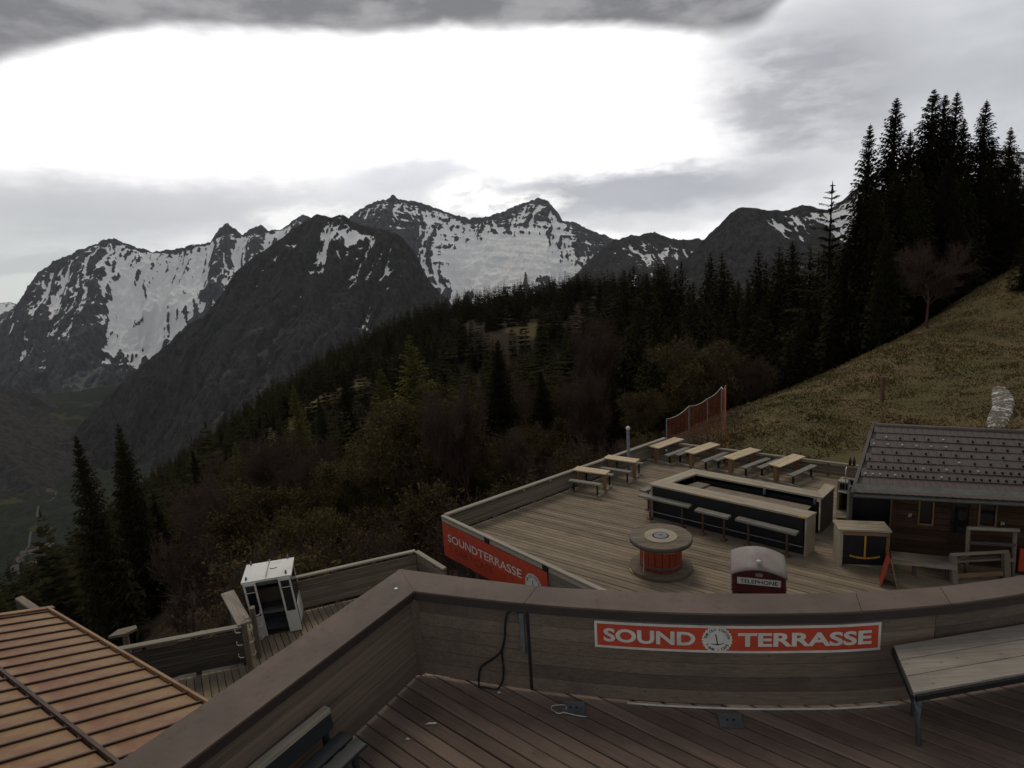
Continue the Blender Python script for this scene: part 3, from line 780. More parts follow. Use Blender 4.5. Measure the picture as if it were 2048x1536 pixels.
# the tall stand on the right, tree by tree along its skyline
G_ST = 'tall spruces of the stand on the grassy rib'
for i, (px, tp, d, w, lab) in enumerate([
        (1735, 250, 66, 1.0, 'leftmost of the tall dark spruces, pointed tip and ragged left boughs'),
        (1778, 198, 68, 1.05, 'tall dark spruce with slim pointed tip, second from the left of the stand'),
        (1850, 182, 70, 1.15, 'tallest dark spruce in the right stand with a dense blunt tip'),
        (1880, 190, 74, .95, 'dark spruce crowded just right of the tallest tip of the stand'),
        (1908, 184, 70, 1.05, 'dark spruce with sharp tip between the tallest one and the far right ones'),
        (1966, 200, 70, 1.1, 'dark spruce with a lone sharp tip right of the crowded tops'),
        (2030, 252, 74, 1.0, 'dark spruce tip nearest the right edge of the picture'),
        (1995, 272, 80, 1.0, 'shorter dark spruce filling the dip before the right edge'),
        (1935, 238, 82, 1.0, 'half hidden dark spruce behind the sharp tips of the right stand'),
        (1818, 262, 84, 1.0, 'dark spruce in the gap between the second and the tallest tips')]):
    plant_px('tall_spruce', SP_HI[i % 4], px, tp, 20., d, lab, 'tree', G_ST, w * .95)
for i, (px, tp, d) in enumerate([(1712, 400, 60), (1760, 380, 58), (1800, 340, 62), (1840, 330, 60), (1890, 320, 62), (1940, 340, 64), (1985, 330, 66), (2040, 330, 64), (2080, 280, 72), (1700, 480, 64), (1680, 500, 74),
                                 (1780, 450, 55), (1920, 420, 60), (2010, 440, 66), (1860, 470, 58), (2110, 300, 66)]):
    plant_px('stand_spruce', SP_HI[(i + 1) % 4], px, tp, 20., d, 'dark spruce inside the tall stand on the right, ' + ('at its left fringe' if px < 1770 else 'under the tallest tips' if px < 1930 else 'towards the right edge'), 'tree', 'spruces inside the right stand', 1.15)
plant_px('open_spruce', SP_OPEN[0], 1657, 366, 20., 78, 'slender spruce with open tiers standing free against the dome ridge', 'tree', None, 1.7)
plant_px('young_spruce', SP_MD[1], 2052, 500, 20., 52, 'young dark spruce at the right edge on the grass slope', 'tree', None, 1.6)
plant_px('bare_tree', RUSS[0], 1870, 468, 9., 50, 'bare broadleaf tree with grey trunk before the dark stand on the slope', 'tree', None, 1.25)

# dark wall of spruces from the stand down to the middle
G_W = 'spruces of the wood behind the terrace'
def wl(px, row):
    i = min(3, int((px - 1180) / 140))
    return 'dark spruce in the %s rows behind the terrace, %s' % (row, ('below the snow bowl', 'below the grey ridge', 'below the dome ridge', 'next to the tall right stand')[i])
for i in range(58):
    px = 1230 + 470 * ((i * .618034) % 1.0); f = (px - 1230) / 470
    d = 95 + 85 * random.random()
    tp = 560 - 70 * f + random.uniform(-22, 60) + (d - 95) * -.15
    plant_px('wood_spruce', SP_MD[i % 4], px, tp, 20., d, wl(px, 'back'), 'tree', G_W, random.uniform(1.0, 1.35) * 1.25)
for i in range(40):
    px = 1180 + 560 * ((i * .618034 + .3) % 1.0)
    d = 58 + 38 * random.random()
    tp = 640 + random.uniform(-40, 70) - 60 * (px - 1180) / 560
    plant_px('wood_spruce', SP_MD[(i + 2) % 4], px, tp, 20., d, wl(px, 'front'), 'tree', G_W, random.uniform(1.1, 1.4) * 1.2)

# the ridge running down to the left
RIDGE = [(1260, 540), (1120, 560), (1000, 566), (940, 584), (880, 606), (800, 628), (740, 648), (690, 676), (640, 708), (590, 748), (540, 790), (490, 826), (440, 858), (390, 892), (340, 930), (290, 968), (240, 1005)]
G_R = 'spruces along the wooded ridge'
rx_ = [p[0] for p in RIDGE][::-1]; ry_ = [p[1] for p in RIDGE][::-1]
for i in range(150):
    px = 235 + 1030 * ((i * .618034) % 1.0)
    d = random.choice((520, 470, 430)) if i % 3 else random.uniform(330, 420)
    tp = np.interp(px, rx_, ry_) + random.uniform(-7, 10) + (0 if d > 425 else (425 - d) * .22)
    plant_px('ridge_spruce', SP_LO[i % 4], px, tp, 20., d, 'small dark spruce on the crest of the falling wooded ridge, ' + ('at its low left end' if px < 500 else 'below the dark flank mountain' if px < 820 else 'below the snow bowl'), 'tree', G_R, random.uniform(.95, 1.5))
# the wood covering the slope below the ridge: too many to tell apart
def wood_mass(name, n, mat_, seed, dmin, dmax, pxr, hs=(11, 19), accept=None):
    r = np.random.default_rng(seed); V, Fq, off = [], [], 0
    pv = [np.array([v.co[:] for v in p[1][1].vertices]) for p in SP_LO]; pf = [np.array([q.vertices[:] for q in p[1][1].polygons]) for p in SP_LO]
    px = r.uniform(*pxr, n * 2); d = np.sqrt(r.uniform(dmin ** 2, dmax ** 2, n * 2))
    X = CAM[0] + d * (FW[0] + RT[0] * (px - 1024) / FPX - UP[0] * 32 / FPX); Y = CAM[1] + d * (FW[1] + RT[1] * (px - 1024) / FPX - UP[1] * 32 / FPX)
    ok = accept(X, Y, r); X, Y = X[ok][:n], Y[ok][:n]; G = ground(X, Y)
    for x_, y_, g_ in zip(X, Y, G):
        k = r.integers(0, 4); s = r.uniform(*hs) / 20.; th = r.uniform(0, 6.28); c, sn = math.cos(th), math.sin(th)
        v = pv[k] * s * np.array([1.35, 1.35, 1]); v = np.stack([v[:, 0] * c - v[:, 1] * sn + x_, v[:, 0] * sn + v[:, 1] * c + y_, v[:, 2] + g_ - .3], -1)
        V.append(v); Fq.append(pf[k] + off); off += len(v)
    o = link(bpy.data.objects.new(name, mesh_np(name, np.concatenate(V), np.concatenate(Fq), mat_)))
    return tag(o, kind='stuff')
def clear(x, y, r):
    """open meadow strips stay bare"""
    return ((clearing(x, y) < .5) | (r.random(len(x)) < .12)) & ((np.hypot(x, y) > 75) | (x < -22))
wm = wood_mass('distant_spruce_wood', 2700, 'spruce_needles', 31, 58, 560, (-120, 1330), accept=clear)
tag(wm, 'dark spruce wood covering the slope below the ridge', 'wood')

# individual trees on the near slope below the terrace
def near(kind, pr, px, tp, d, lab, ph, sxy=1.0, cat='tree', group=None): return plant_px(kind, pr, px, tp, ph, d, lab, cat, group, sxy)
near('larch', LARCH[0], 826, 668, 75, 'large yellow-green larch standing left of the terrace corner', 18., 1.25)
near('larch', LARCH[1], 760, 735, 72, 'pale green larch leaning against the large larch on its left', 18., 1.1)
near('larch', LARCH[1], 588, 768, 70, 'slim olive larch with pointed top above the lower deck', 18., .8)
near('larch', LARCH[0], 466, 885, 130, 'small round-headed larch beside the tan meadow strip', 18., 1.0)
near('larch', LARCH[0], 1165, 690, 70, 'olive larch with a narrow tip rising behind the terrace rail', 18., .8)
near('spruce', SP_HI[0], 158, 870, 46, 'dark spruce nearest the left edge, in front of the valley', 20., .85)
near('spruce', SP_HI[2], 226, 850, 52, 'dark spruce second from the left edge, right of the valley meadows', 20., .75)
near('spruce', SP_HI[1], 985, 680, 62, 'broad dark spruce behind the front corner of the terrace', 20., 1.1)
near('spruce', SP_HI[3], 1085, 740, 58, 'dark spruce between the terrace corner and the first table', 20., 1.0)
near('spruce', SP_HI[2], 685, 735, 115, 'lone dark spruce on the tan clearing above the lower deck', 20., .7)
near('spruce', SP_HI[1], 640, 790, 110, 'smaller dark spruce left of the lone one on the tan clearing', 20., .8)
near('spruce', SP_HI[0], 385, 900, 62, 'brownish dark spruce between the valley and the gondola cabin', 20., .75)
near('spruce', SP_HI[3], 1230, 760, 60, 'dark spruce behind the upper end of the terrace rail', 20., 1.0)
near('spruce', SP_HI[2], 300, 985, 66, 'low dark spruce above the left end of the lower deck rail', 20., .9)
near('young_tree', GREEN[0], 1362, 672, 44, 'yellow-green broadleaf tree behind the orange safety net', 10., 1.15)
near('young_tree', GREEN[1], 1292, 770, 38, 'low light green broadleaf tree left of the orange safety net', 10., 1.0)
near('young_tree', GREEN[2], 530, 965, 38, 'olive green broadleaf tree above the gondola cabin', 10., 1.2)
near('young_tree', GREEN[0], 720, 1010, 34, 'yellowish broadleaf tree behind the rail right of the gondola cabin', 10., 1.1)
near('young_tree', GREEN[1], 640, 1000, 36, 'thin leafed broadleaf tree just right above the gondola cabin', 10., 1.0)
near('russet_tree', RUSS[0], 1430, 655, 46, 'bare reddish tree right of the yellow-green broadleaf tree', 9., 1.2)
near('russet_tree', RUSS[1], 1495, 700, 44, 'bare reddish tree at the foot of the grass slope beside the dark wood', 9., 1.1)
near('russet_tree', RUSS[2], 1210, 620, 72, 'tall reddish bare tree in front of the middle of the dark wood', 9., .9)
near('russet_tree', RUSS[0], 880, 880, 40, 'bare russet tree left of the front terrace corner', 9., 1.1)
near('russet_tree', RUSS[1], 430, 940, 42, 'bare russet tree left above the gondola cabin', 9., 1.0)
near('russet_tree', RUSS[2], 330, 1060, 36, 'bare russet tree above the left part of the lower deck rail', 9., 1.0)
near('russet_tree', RUSS[1], 1040, 850, 38, 'bare russet tree behind the long terrace rail', 9., 1.0)
for i in range(30):
    px = 400 + 800 * ((i * .618034 + .45) % 1.0); d = random.uniform(38, 85)
    tp = np.interp(px, [380, 700, 900, 1200], [930, 830, 770, 740]) + random.uniform(-20, 120) - (d - 38) * .4
    kd = ('russet_tree', RUSS[i % 3], 9., 'bare brown broadleaf tree') if i % 2 else ('young_tree', GREEN[i % 3], 10., 'thin olive broadleaf tree')
    near(kd[0], kd[1], px, tp, d, kd[3] + ' among the spruces of the near slope, ' + ('above the gondola cabin' if px < 640 else 'left of the terrace corner' if px < 880 else 'behind the long railing'), kd[2], random.uniform(.9, 1.2), 'tree', 'broadleaf trees of the near slope')
for i in range(30):
    px = 470 + 860 * ((i * .618034 + .1) % 1.0)
    d = random.uniform(21, 31) + max(0, (px - 900) / 60.)
    tp = np.interp(px, [450, 840, 900, 1150, 1340], [1110, 1070, 1010, 915, 855]) + random.uniform(-55, 25)
    near('shrub', (BUSH[i % 3] if i % 3 else GBUSH[i % 2]), px, tp, d, ('bare russet' if i % 3 else 'thin green') + ' shrub outside the rails, ' + ('above the gondola cabin' if px < 640 else 'beyond the rail right of the cabin' if px < 850 else 'behind the front terrace corner' if px < 1010 else 'behind the middle of the long railing' if px < 1160 else 'behind the two railing tables'), 4.5, 1.0, 'shrub', 'shrubs outside the rails')

# ------------------------------------------------------------------ grass tufts on the open slope
def straw_mat():
    m, nb, p, _ = new_mat('straw_tufts')
    pos = nb.node('ShaderNodeNewGeometry').outputs['Position']; n1 = nb.noise(pos, .13, 5, .62); n2 = nb.noise(pos, .75, 4, .65)
    c = nb.mix(nb.sm(n1, .40, .60), (.205, .150, .070), (.135, .122, .048)); c = nb.mix(nb.m('MULTIPLY', nb.sm(n2, .46, .66), .7), c, (.100, .067, .037))
    nb.put(p.inputs['Base Color'], c); p.inputs['Roughness'].default_value = .9; p.inputs['Specular IOR Level'].default_value = .1
def tufts(n=70000):
    r = np.random.default_rng(5)
    px = r.uniform(1380, 2120, n * 3); d = r.uniform(23, 74, n * 3)
    d0 = CAM + FW; X = CAM[0] + d * (FW[0] + RT[0] * (px - 1024) / FPX); Y = CAM[1] + d * (FW[1] + RT[1] * (px - 1024) / FPX)
    pk = (Y - 22.6 > -(X - 5.5) * .84) & (X > 6) & ((Y > 17.2) | (X > 13.5)) & (r.random(n * 3) < (26. / d) ** .6)
    X, Y, d = X[pk][:n], Y[pk][:n], d[pk][:n]; Z = ground(X, Y) - .03; m = len(X)
    clump = fbm(X / 1.4, Y / 1.4, 61, 3)
    h = (.05 + .15 * clump * r.uniform(.5, 1.2, m)) * (d / 30.) ** .35; th = r.uniform(0, 6.28, m); w = h * .30
    a = np.stack([np.cos(th) * w, np.sin(th) * w, 0 * w], -1); lean = np.stack([r.normal(-.03, .10, m), r.normal(-.07, .10, m), h], -1)
    c = np.stack([X, Y, Z], -1); V = np.stack([c - a, c + a, c + lean], 1).reshape(-1, 3)
    straw_mat()
    o = link(bpy.data.objects.new('grass_tufts', mesh_np('grass_tufts', V, np.arange(3 * m).reshape(-1, 3), 'straw_tufts')))
    tag(o, 'tufts of dry yellow-green grass on the slope behind the terrace', 'grass', kind='stuff')
tufts()
# old snow left in a hollow above the hut roof
def snow_patch():
    m, nb, p, _ = new_mat('old_snow')
    pos = nb.node('ShaderNodeNewGeometry').outputs['Position']
    n1 = nb.noise(pos, 2.2, 6, .75); n2 = nb.noise(pos, 8, 5, .7)
    nb.put(p.inputs['Base Color'], nb.mix(nb.sm(nb.m('ADD', nb.m('MULTIPLY', n1, .55), nb.m('MULTIPLY', n2, .45)), .44, .48), (.62, .63, .58), (.10, .08, .06)))
    p.inputs['Roughness'].default_value = .9; bump(nb, p, n1, .8, .1)
    out = [(1996, 772), (2012, 776), (2026, 792), (2032, 812), (2024, 838), (2012, 862), (1985, 866), (1968, 858), (1974, 838), (1984, 815), (1981, 790), (1985, 774)]
    def hit(px, py):
        lo, hi = 15., 80.
        for d in np.arange(20, 80, .4):
            q = dep(px, py, d)
            if q.z < float(ground(q.x, q.y)): return q
        return dep(px, py, 40)
    P = [hit(*q) for q in out]; c = sum(P, Vector()) / len(P)
    n = len(P); mb = MB(); vs = [Vector((c.x, c.y, float(ground(c.x, c.y)) + .16))]
    for k, hgt in ((.45, .15), (.85, .12), (1.0, -.05)):
        for q in P:
            x, y = c.x + (q.x - c.x) * k, c.y + (q.y - c.y) * k; vs.append(Vector((x, y, float(ground(x, y)) + hgt)))
    fs = [[0, 1 + i, 1 + (i + 1) % n] for i in range(n)] + [[1 + r_ * n + i, 1 + (r_ + 1) * n + i, 1 + (r_ + 1) * n + (i + 1) % n, 1 + r_ * n + (i + 1) % n] for r_ in (0, 1) for i in range(n)]
    mb.add(vs, fs, True)
    tag(mb.build('snow_patch', 'old_snow'), 'speckled patch of old snow on the grass above the hut roof', 'snow patch')
snow_patch()
# ------------------------------------------------------------------ built materials
def wood2(name, c1, c2, **kw):
    """same timber for unit boards (name) and for metre-true pieces (name_m)"""
    wood(name, c1, c2, sc=(2.2, 5.5, 2.0), **kw)
    wood(name + '_m', c1, c2, sc=(1.1, 34, 34), local=False, **kw)
wood2('near_deck', (.122, .086, .066), (.185, .136, .106), rnd=.24, stain=(.072, .050, .042))
wood2('terrace_deck', (.195, .154, .104), (.275, .222, .156), rnd=.22, stain=(.125, .100, .072))
wood2('grey_wood', (.158, .128, .098), (.235, .195, .150), rnd=.18)
wood2('dark_wood', (.085, .076, .068), (.140, .124, .108), rnd=.2)
wood2('rail_wood', (.255, .225, .175), (.360, .325, .262), rnd=.14, stain=(.16, .14, .11))
wood2('wall_wood', (.118, .090, .070), (.185, .142, .108), rnd=.26, stain=(.070, .058, .050))
wood2('table_wood', (.46, .36, .22), (.60, .49, .33), rnd=.10, stain=(.36, .28, .18))
wood2('bench_wood', (.175, .168, .140), (.255, .248, .212), rnd=.12)
wood2('bar_wood', (.300, .255, .185), (.440, .385, .290), rnd=.10, stain=(.21, .18, .145))
wood2('hut_wood', (.046, .025, .015), (.082, .044, .025), rnd=.3, stain=(.022, .011, .008))
wood2('pale_wood', (.225, .198, .165), (.345, .31, .265), rnd=.08, stain=(.15, .13, .11))
wood2('frame_wood', (.20, .12, .065), (.28, .175, .095), rnd=.1)
def cap_mat():
    m, nb, p, _ = new_mat('cap_metal')
    pos = nb.node('ShaderNodeNewGeometry').outputs['Position']
    n1 = nb.noise(pos, 1.1, 6, .62); n2 = nb.noise(pos, 9.0, 6, .7); n3 = nb.noise(pos, 55.0, 4, .6)
    c = nb.mix(nb.sm(n1, .36, .66), (.142, .104, .083), (.100, .073, .060))
    c = nb.mix(nb.m('MULTIPLY', nb.sm(n2, .54, .70), .45), c, (.070, .052, .044))
    c = nb.mix(nb.m('MULTIPLY', nb.sm(n3, .62, .74), .35), c, (.22, .18, .15))
    nb.put(p.inputs['Base Color'], c); nb.put(p.inputs['Roughness'], nb.m('ADD', .42, nb.m('MULTIPLY', n2, .35))); p.inputs['Specular IOR Level'].default_value = .22
    bump(nb, p, nb.m('ADD', n1, nb.m('MULTIPLY', n2, .15)), .12, .03)
cap_mat()
wood2('drum_wood', (.125, .100, .070), (.200, .165, .118), rnd=.2, stain=(.07, .055, .04))
plain('cap_edge', (.040, .033, .031), .5, .2, 3, bmp=.03)
plain('copper', (.205, .088, .040), .55, .5, 1.6, c2=(.275, .170, .075), lo=.38, hi=.62, spec=.35)
plain('copper_dark', (.070, .036, .026), .6, .4, 4)
plain('steel_grey', (.16, .18, .19), .45, .35, 6, metal=.4)
plain('black_panel', (.009, .009, .012), .55, .3, 4)
plain('black_rubber', (.010, .010, .011), .6, .2, 4)
plain('white_paint', (.70, .70, .66), .45, .12, 3, c2=(.55, .54, .49), lo=.52, hi=.75)
plain('sign_white', (.62, .60, .54), .55, .15, 5, c2=(.50, .48, .43))
plain('sign_red', (.50, .062, .028), .5, .2, 3)
plain('sign_black', (.012, .011, .016), .6, .1, 4)
plain('banner_ink', (.20, .020, .014), .6, .1, 4)
plain('rust_steel', (.145, .062, .042), .75, .5, 9)
plain('drum_red', (.34, .048, .022), .6, .4, 3, c2=(.17, .028, .018))
plain('yellow_rope', (.55, .42, .15), .8, .2, 20)
plain('yellow_paint', (.60, .34, .03), .6, .2, 9)
plain('orange_paint', (.45, .13, .04), .6, .3, 9)
plain('phone_red', (.090, .010, .012), .4, .4, 3, spec=.5)
plain('phone_roof', (.22, .175, .175), .6, .35, 3.0, c2=(.265, .24, .215), lo=.40, hi=.60)
plain('tile', (.105, .083, .074), .7, .2, 5)
plain('gutter_metal', (.15, .155, .135), .45, .3, 5, metal=.2)
plain('net_orange', (.40, .13, .07), .8, .3, 9)
plain('bright_metal', (.6, .6, .6), .35, .1, 9, metal=.6)
plain('dark_teal', (.020, .026, .030), .5, .3, 4)
def glass_mat():
    m, nb, p, _ = new_mat('window_glass')
    p.inputs['Base Color'].default_value = (.012, .014, .018, 1); p.inputs['Roughness'].default_value = .08; p.inputs['Specular IOR Level'].default_value = .5
glass_mat()

TZ, LZ = -3.3, -4.2                                # levels of the sun terrace and of the lower deck
ZUP = Vector((0, 0, 1))
def flat(p, z): return Vector((p.x, p.y, z))
def ang(deg): return Vector((math.cos(math.radians(deg)), math.sin(math.radians(deg)), 0))

def planks(parent, poly, z, deg, w, gap, thick, mat, skip_short=.15, jitter=.004):
    """boards of a deck, each cut to the outline poly"""
    d = ang(deg); nrm = Vector((-d.y, d.x, 0)); poly = [Vector((p[0], p[1], 0)) for p in poly]
    ts = [p.dot(nrm) for p in poly]; k = math.floor(min(ts) / w)
    def span(o):
        hits = []
        for i in range(len(poly)):
            a, e = poly[i], poly[(i + 1) % len(poly)]; fa, fe = a.dot(nrm) - o, e.dot(nrm) - o
            if (fa < 0) != (fe < 0): q = a + (e - a) * (fa / (fa - fe)); hits.append(q.dot(d))
        return (min(hits), max(hits)) if len(hits) >= 2 else None
    while k * w < max(ts):
        o0, o1 = k * w + gap / 2, (k + 1) * w - gap / 2; k += 1
        s0, s1 = span(o0), span(o1)
        if not s0 or not s1: continue
        if min(s0[1] - s0[0], s1[1] - s1[0]) < skip_short: continue
        zz = z + random.uniform(-jitter, jitter); c = (o0 + o1) / 2; L0 = (s0[0] + s1[0]) / 2
        org = d * L0 + nrm * c + ZUP * (zz - thick)
        R = Matrix(((d.x, nrm.x, 0), (d.y, nrm.y, 0), (0, 0, 1)))
        h = (o1 - o0) / 2; ch = min(.008, h * .2)
        prof = [(-h, 0), (h, 0), (h, thick - ch), (h - ch, thick), (-h + ch, thick), (-h, thick - ch)]
        vs = []
        for e in (0, 1):
            for y, zq in prof:
                f = (y + h) / (2 * h); vs.append((s0[e] * (1 - f) + s1[e] * f - L0, y, zq))
        me = bpy.data.meshes.new('plank')
        me.from_pydata(vs, [], [[i, (i + 1) % 6, 6 + (i + 1) % 6, 6 + i] for i in range(6)] + [[5, 4, 3, 2, 1, 0], [6, 7, 8, 9, 10, 11]])
        me.materials.append(MAT[mat]); me.update()
        link(bpy.data.objects.new('plank', me), parent, Matrix.Translation(org) @ R.to_4x4())

def structure(name, loc, label=None):
    o = bpy.data.objects.new(name, None); link(o, None, Matrix.Translation(Vector(loc))); return tag(o, kind='structure')

# ------------------------------------------------------------------ near parapet (curved plan)
CAPZ = 1.05
inner_px = [(828, 1182), (930, 1194), (1048, 1206), (1160, 1215), (1300, 1223), (1463, 1227), (1600, 1226), (1723, 1222), (1901, 1207), (2048, 1186), (2180, 1160), (2320, 1124), (2520, 1062)]
outer_px = [(800, 1138), (930, 1155), (1075, 1172), (1168, 1178), (1300, 1184), (1463, 1187), (1600, 1187), (1711, 1184), (1880, 1173), (2030, 1153), (2160, 1128), (2300, 1094), (2495, 1034)]
IN = np.array([at(x, y, CAPZ) for x, y in inner_px]); OUT = np.array([at(x, y, CAPZ) for x, y in outer_px])
def resample(P, n=12):
    """Catmull-Rom through P"""
    Q = np.vstack([2 * P[0] - P[1], P, 2 * P[-1] - P[-2]]); out = []
    for i in range(1, len(Q) - 2):
        for t in np.linspace(0, 1, n, endpoint=False):
            out.append(.5 * ((2 * Q[i]) + (-Q[i - 1] + Q[i + 1]) * t + (2 * Q[i - 1] - 5 * Q[i] + 4 * Q[i + 1] - Q[i + 2]) * t * t + (-Q[i - 1] + 3 * Q[i] - 3 * Q[i + 1] + Q[i + 2]) * t ** 3))
    out.append(P[-1]); return np.array(out)
INs, OUTs = resample(IN), resample(OUT)
arc = np.r_[0, np.cumsum(np.linalg.norm(INs[1:] - INs[:-1], axis=1))]
def wall_pt(s, off=0.0, z=0.0):
    """point of the inner wall face at arc length s; off > 0 towards the camera"""
    s = np.clip(s, 0, arc[-1] - 1e-3); x, y = np.interp(s, arc, INs[:, 0]), np.interp(s, arc, INs[:, 1])
    x2, y2 = np.interp(s + .05, arc, INs[:, 0]), np.interp(s + .05, arc, INs[:, 1])
    x1, y1 = np.interp(s - .05, arc, INs[:, 0]), np.interp(s - .05, arc, INs[:, 1])
    t = np.array([x2 - x1, y2 - y1]); t /= np.linalg.norm(t) + 1e-12
    n = np.array([t[1], -t[0]]); o = off - .045
    return Vector((x + n[0] * o, y + n[1] * o, z))
def s_of_px(px): return float(np.interp(px, [p[0] for p in inner_px], np.interp(np.arange(len(IN)) * 12, np.arange(len(arc)), arc)))
def z_on_wall(px, py):
    d = ray(px, py); best = None
    for t in np.linspace(3, 9, 1200):
        p = CAM + d * t
        yc = np.interp(p[0], INs[:, 0], INs[:, 1])
        if p[1] >= yc + .045: return p[2]
    return 0.5
para = thing('parapet_wall', 'weathered timber parapet with wide brown metal cap around the near deck', 'wall', (wall_pt(0).x, wall_pt(0).y, 0))
def cap_segment(a, e):
    """cap plate between indices a..e of the fine inner/outer lines"""
    mb = MB(); n = e - a + 1
    vs = [Vector(p) for p in INs[a:e + 1]] + [Vector(p) for p in OUTs[a:e + 1]]
    t0 = (vs[1] - vs[0]).normalized() * .003; t1 = (vs[n - 1] - vs[n - 2]).normalized() * .003
    for i in (0, n): vs[i] = vs[i] + t0
    for i in (n - 1, 2 * n - 1): vs[i] = vs[i] - t1
    lo = [v - ZUP * .02 for v in vs]
    fs = [[i, i + 1, n + i + 1, n + i] for i in range(n - 1)]
    fs += [[2 * n + n + i, 2 * n + n + i + 1, 2 * n + i + 1, 2 * n + i] for i in range(n - 1)]
    fs += [[i + 1, i, 2 * n + i, 2 * n + i + 1] for i in range(n - 1)] + [[n + i, n + i + 1, 3 * n + i + 1, 3 * n + i] for i in range(n - 1)]
    fs += [[0, n, 3 * n, 2 * n], [2 * n - 1, n - 1, 3 * n - 1, 4 * n - 1]]
    mb.add(vs + lo, fs); c = mb.build('cap', 'cap_metal', para)
    mb = MB()
    for off, nm in ((0, INs), (1, OUTs)):
        seg = nm[a:e + 1]; m = len(seg)
        c0 = (INs[a:e + 1] + OUTs[a:e + 1]) / 2
        q = [Vector(p + (c - p) * .02) for p, c in zip(seg, c0)]; q2 = [Vector(p + (c - p) * .12) for p, c in zip(seg, c0)]
        vv = [p - ZUP * .021 for p in q] + [p - ZUP * .11 for p in q] + [p - ZUP * .11 for p in q2]
        mb.add(vv, [[i, i + 1, m + i + 1, m + i] for i in range(m - 1)] + [[m + i, m + i + 1, 2 * m + i + 1, 2 * m + i] for i in range(m - 1)])
    mb.build('fascia', 'cap_edge', c)
for a, e in ((0, 24), (24, 84), (84, 96), (96, len(INs) - 1)): cap_segment(a, e)
joint = s_of_px(1050)
def wall_board(s0, s1, z0, z1, mat):
    n = max(2, int((s1 - s0) / .18)); mb = MB(); ss = np.linspace(s0, s1, n + 1)
    f = [wall_pt(s, 0, z0) for s in ss] + [wall_pt(s, 0, z1) for s in ss] + [wall_pt(s, -.035, z0) for s in ss] + [wall_pt(s, -.035, z1) for s in ss]; m = n + 1
    fs = [[i, i + 1, m + i + 1, m + i] for i in range(n)] + [[2 * m + i + 1, 2 * m + i, 3 * m + i, 3 * m + i + 1] for i in range(n)] + [[m + i, m + i + 1, 3 * m + i + 1, 3 * m + i] for i in range(n)] + [[i + 1, i, 2 * m + i, 2 * m + i + 1] for i in range(n)]
    fs += [[0, m, 3 * m, 2 * m], [n, 2 * m + n, 3 * m + n, m + n]]
    mb.add(f, fs); mb.build('board', mat, para)
nb_rows = 6
for s0, s1 in ((.0, joint - .012), (joint + .012, s_of_px(1880)), (s_of_px(1880) + .006, arc[-1])):
    for r_ in range(nb_rows): wall_board(s0, s1, .045 + r_ * .149, .045 + (r_ + 1) * .149 - .004, 'wall_wood_m')
mb = MB(); p = wall_pt(joint, -.02); mb.box((p.x, p.y, .5), (.03, .06, .92)); mb.build('joint_batten', 'black_rubber', para)
mb = MB(); p = wall_pt(joint - .05, .022); mb.box((p.x, p.y, .70), (.045, .045, .46), x=wall_pt(joint) - wall_pt(joint - .1)); mb.build('bracket_post', 'steel_grey', para)
mb = MB(); ss = np.linspace(s_of_px(1250), s_of_px(1812), 16)
mb.tube([wall_pt(s, .02, .018) for s in ss], .010, 6); mb.build('edge_trim', 'sign_white', para)
# left arm of the parapet
KI, KO = Vector(INs[0]), Vector(OUTs[0])
dl = ang(59.6); LI = KI - dl * 5.2; LO = KO - dl * 5.6 + Vector((-.02, 0, 0))
nl = Vector((dl.y, -dl.x, 0))
mb = MB(); mb.hexa([p - ZUP * .02 for p in (LI, KI, KO, LO)], [LI, KI, KO, LO]); capl = mb.build('cap', 'cap_metal', para)
mb = MB(); w_ = -nl * .012
mb.hexa([p - ZUP * .11 for p in (LI + w_, KI + w_, KI + w_ * 3, LI + w_ * 3)], [p - ZUP * .021 for p in (LI + w_, KI + w_, KI + w_ * 3, LI + w_ * 3)])
mb.hexa([p - ZUP * .11 for p in (LO - w_ * 3, KO - w_ * 3, KO - w_, LO - w_)], [p - ZUP * .021 for p in (LO - w_ * 3, KO - w_ * 3, KO - w_, LO - w_)])
mb.build('fascia', 'cap_edge', capl)
mb = MB(); p = at(792, 1178, CAPZ); mb.lathe(p, [(.022, .0), (.022, .006), (.010, .012), (.0, .013)], 12); mb.build('cap_screw', 'bright_metal', capl)
for r_ in range(nb_rows):
    a = LI - nl * .062; e = KI - nl * .062 + dl * .03; zc = .045 + (r_ + .5) * .149
    board('board', flat(a, zc), flat(e, zc), .145, .035, 'wall_wood', para, up=nl)

mb = MB(); p = KI - nl * .06 + Vector((.03, .02, 0)); mb.box((p.x, p.y, .50), (.10, .10, .90), x=dl); mb.build('corner_post', 'wall_wood_m', para)
# ------------------------------------------------------------------ near deck
nd = structure('near_deck', (1, 3, -.05))
rim = [(p.x, p.y) for p in [wall_pt(s, -.05) for s in np.linspace(0, arc[-1], 30)]]
planks(nd, [(LI.x - nl.x * .09, LI.y - nl.y * .09 - .1), (KI.x - nl.x * .09 + .0, KI.y - nl.y * .09 + .07)] + rim[1:] + [(rim[-1][0] + .6, 1.4), (-3.4, 1.2)], 0.0, -41.0, .152, .011, .03, 'near_deck_m')
mb = MB(); zb = -.06
mb.hexa([Vector((x, y, -.35)) for x, y in ((LI.x, 1.2), (7.5, 1.4), (7.5, 5.25), (KI.x + .25, 5.25))], [Vector((x, y, zb)) for x, y in ((LI.x, 1.2), (7.5, 1.4), (7.5, 5.25), (KI.x + .25, 5.25))])
mb.build('joists', 'dark_wood_m', nd)

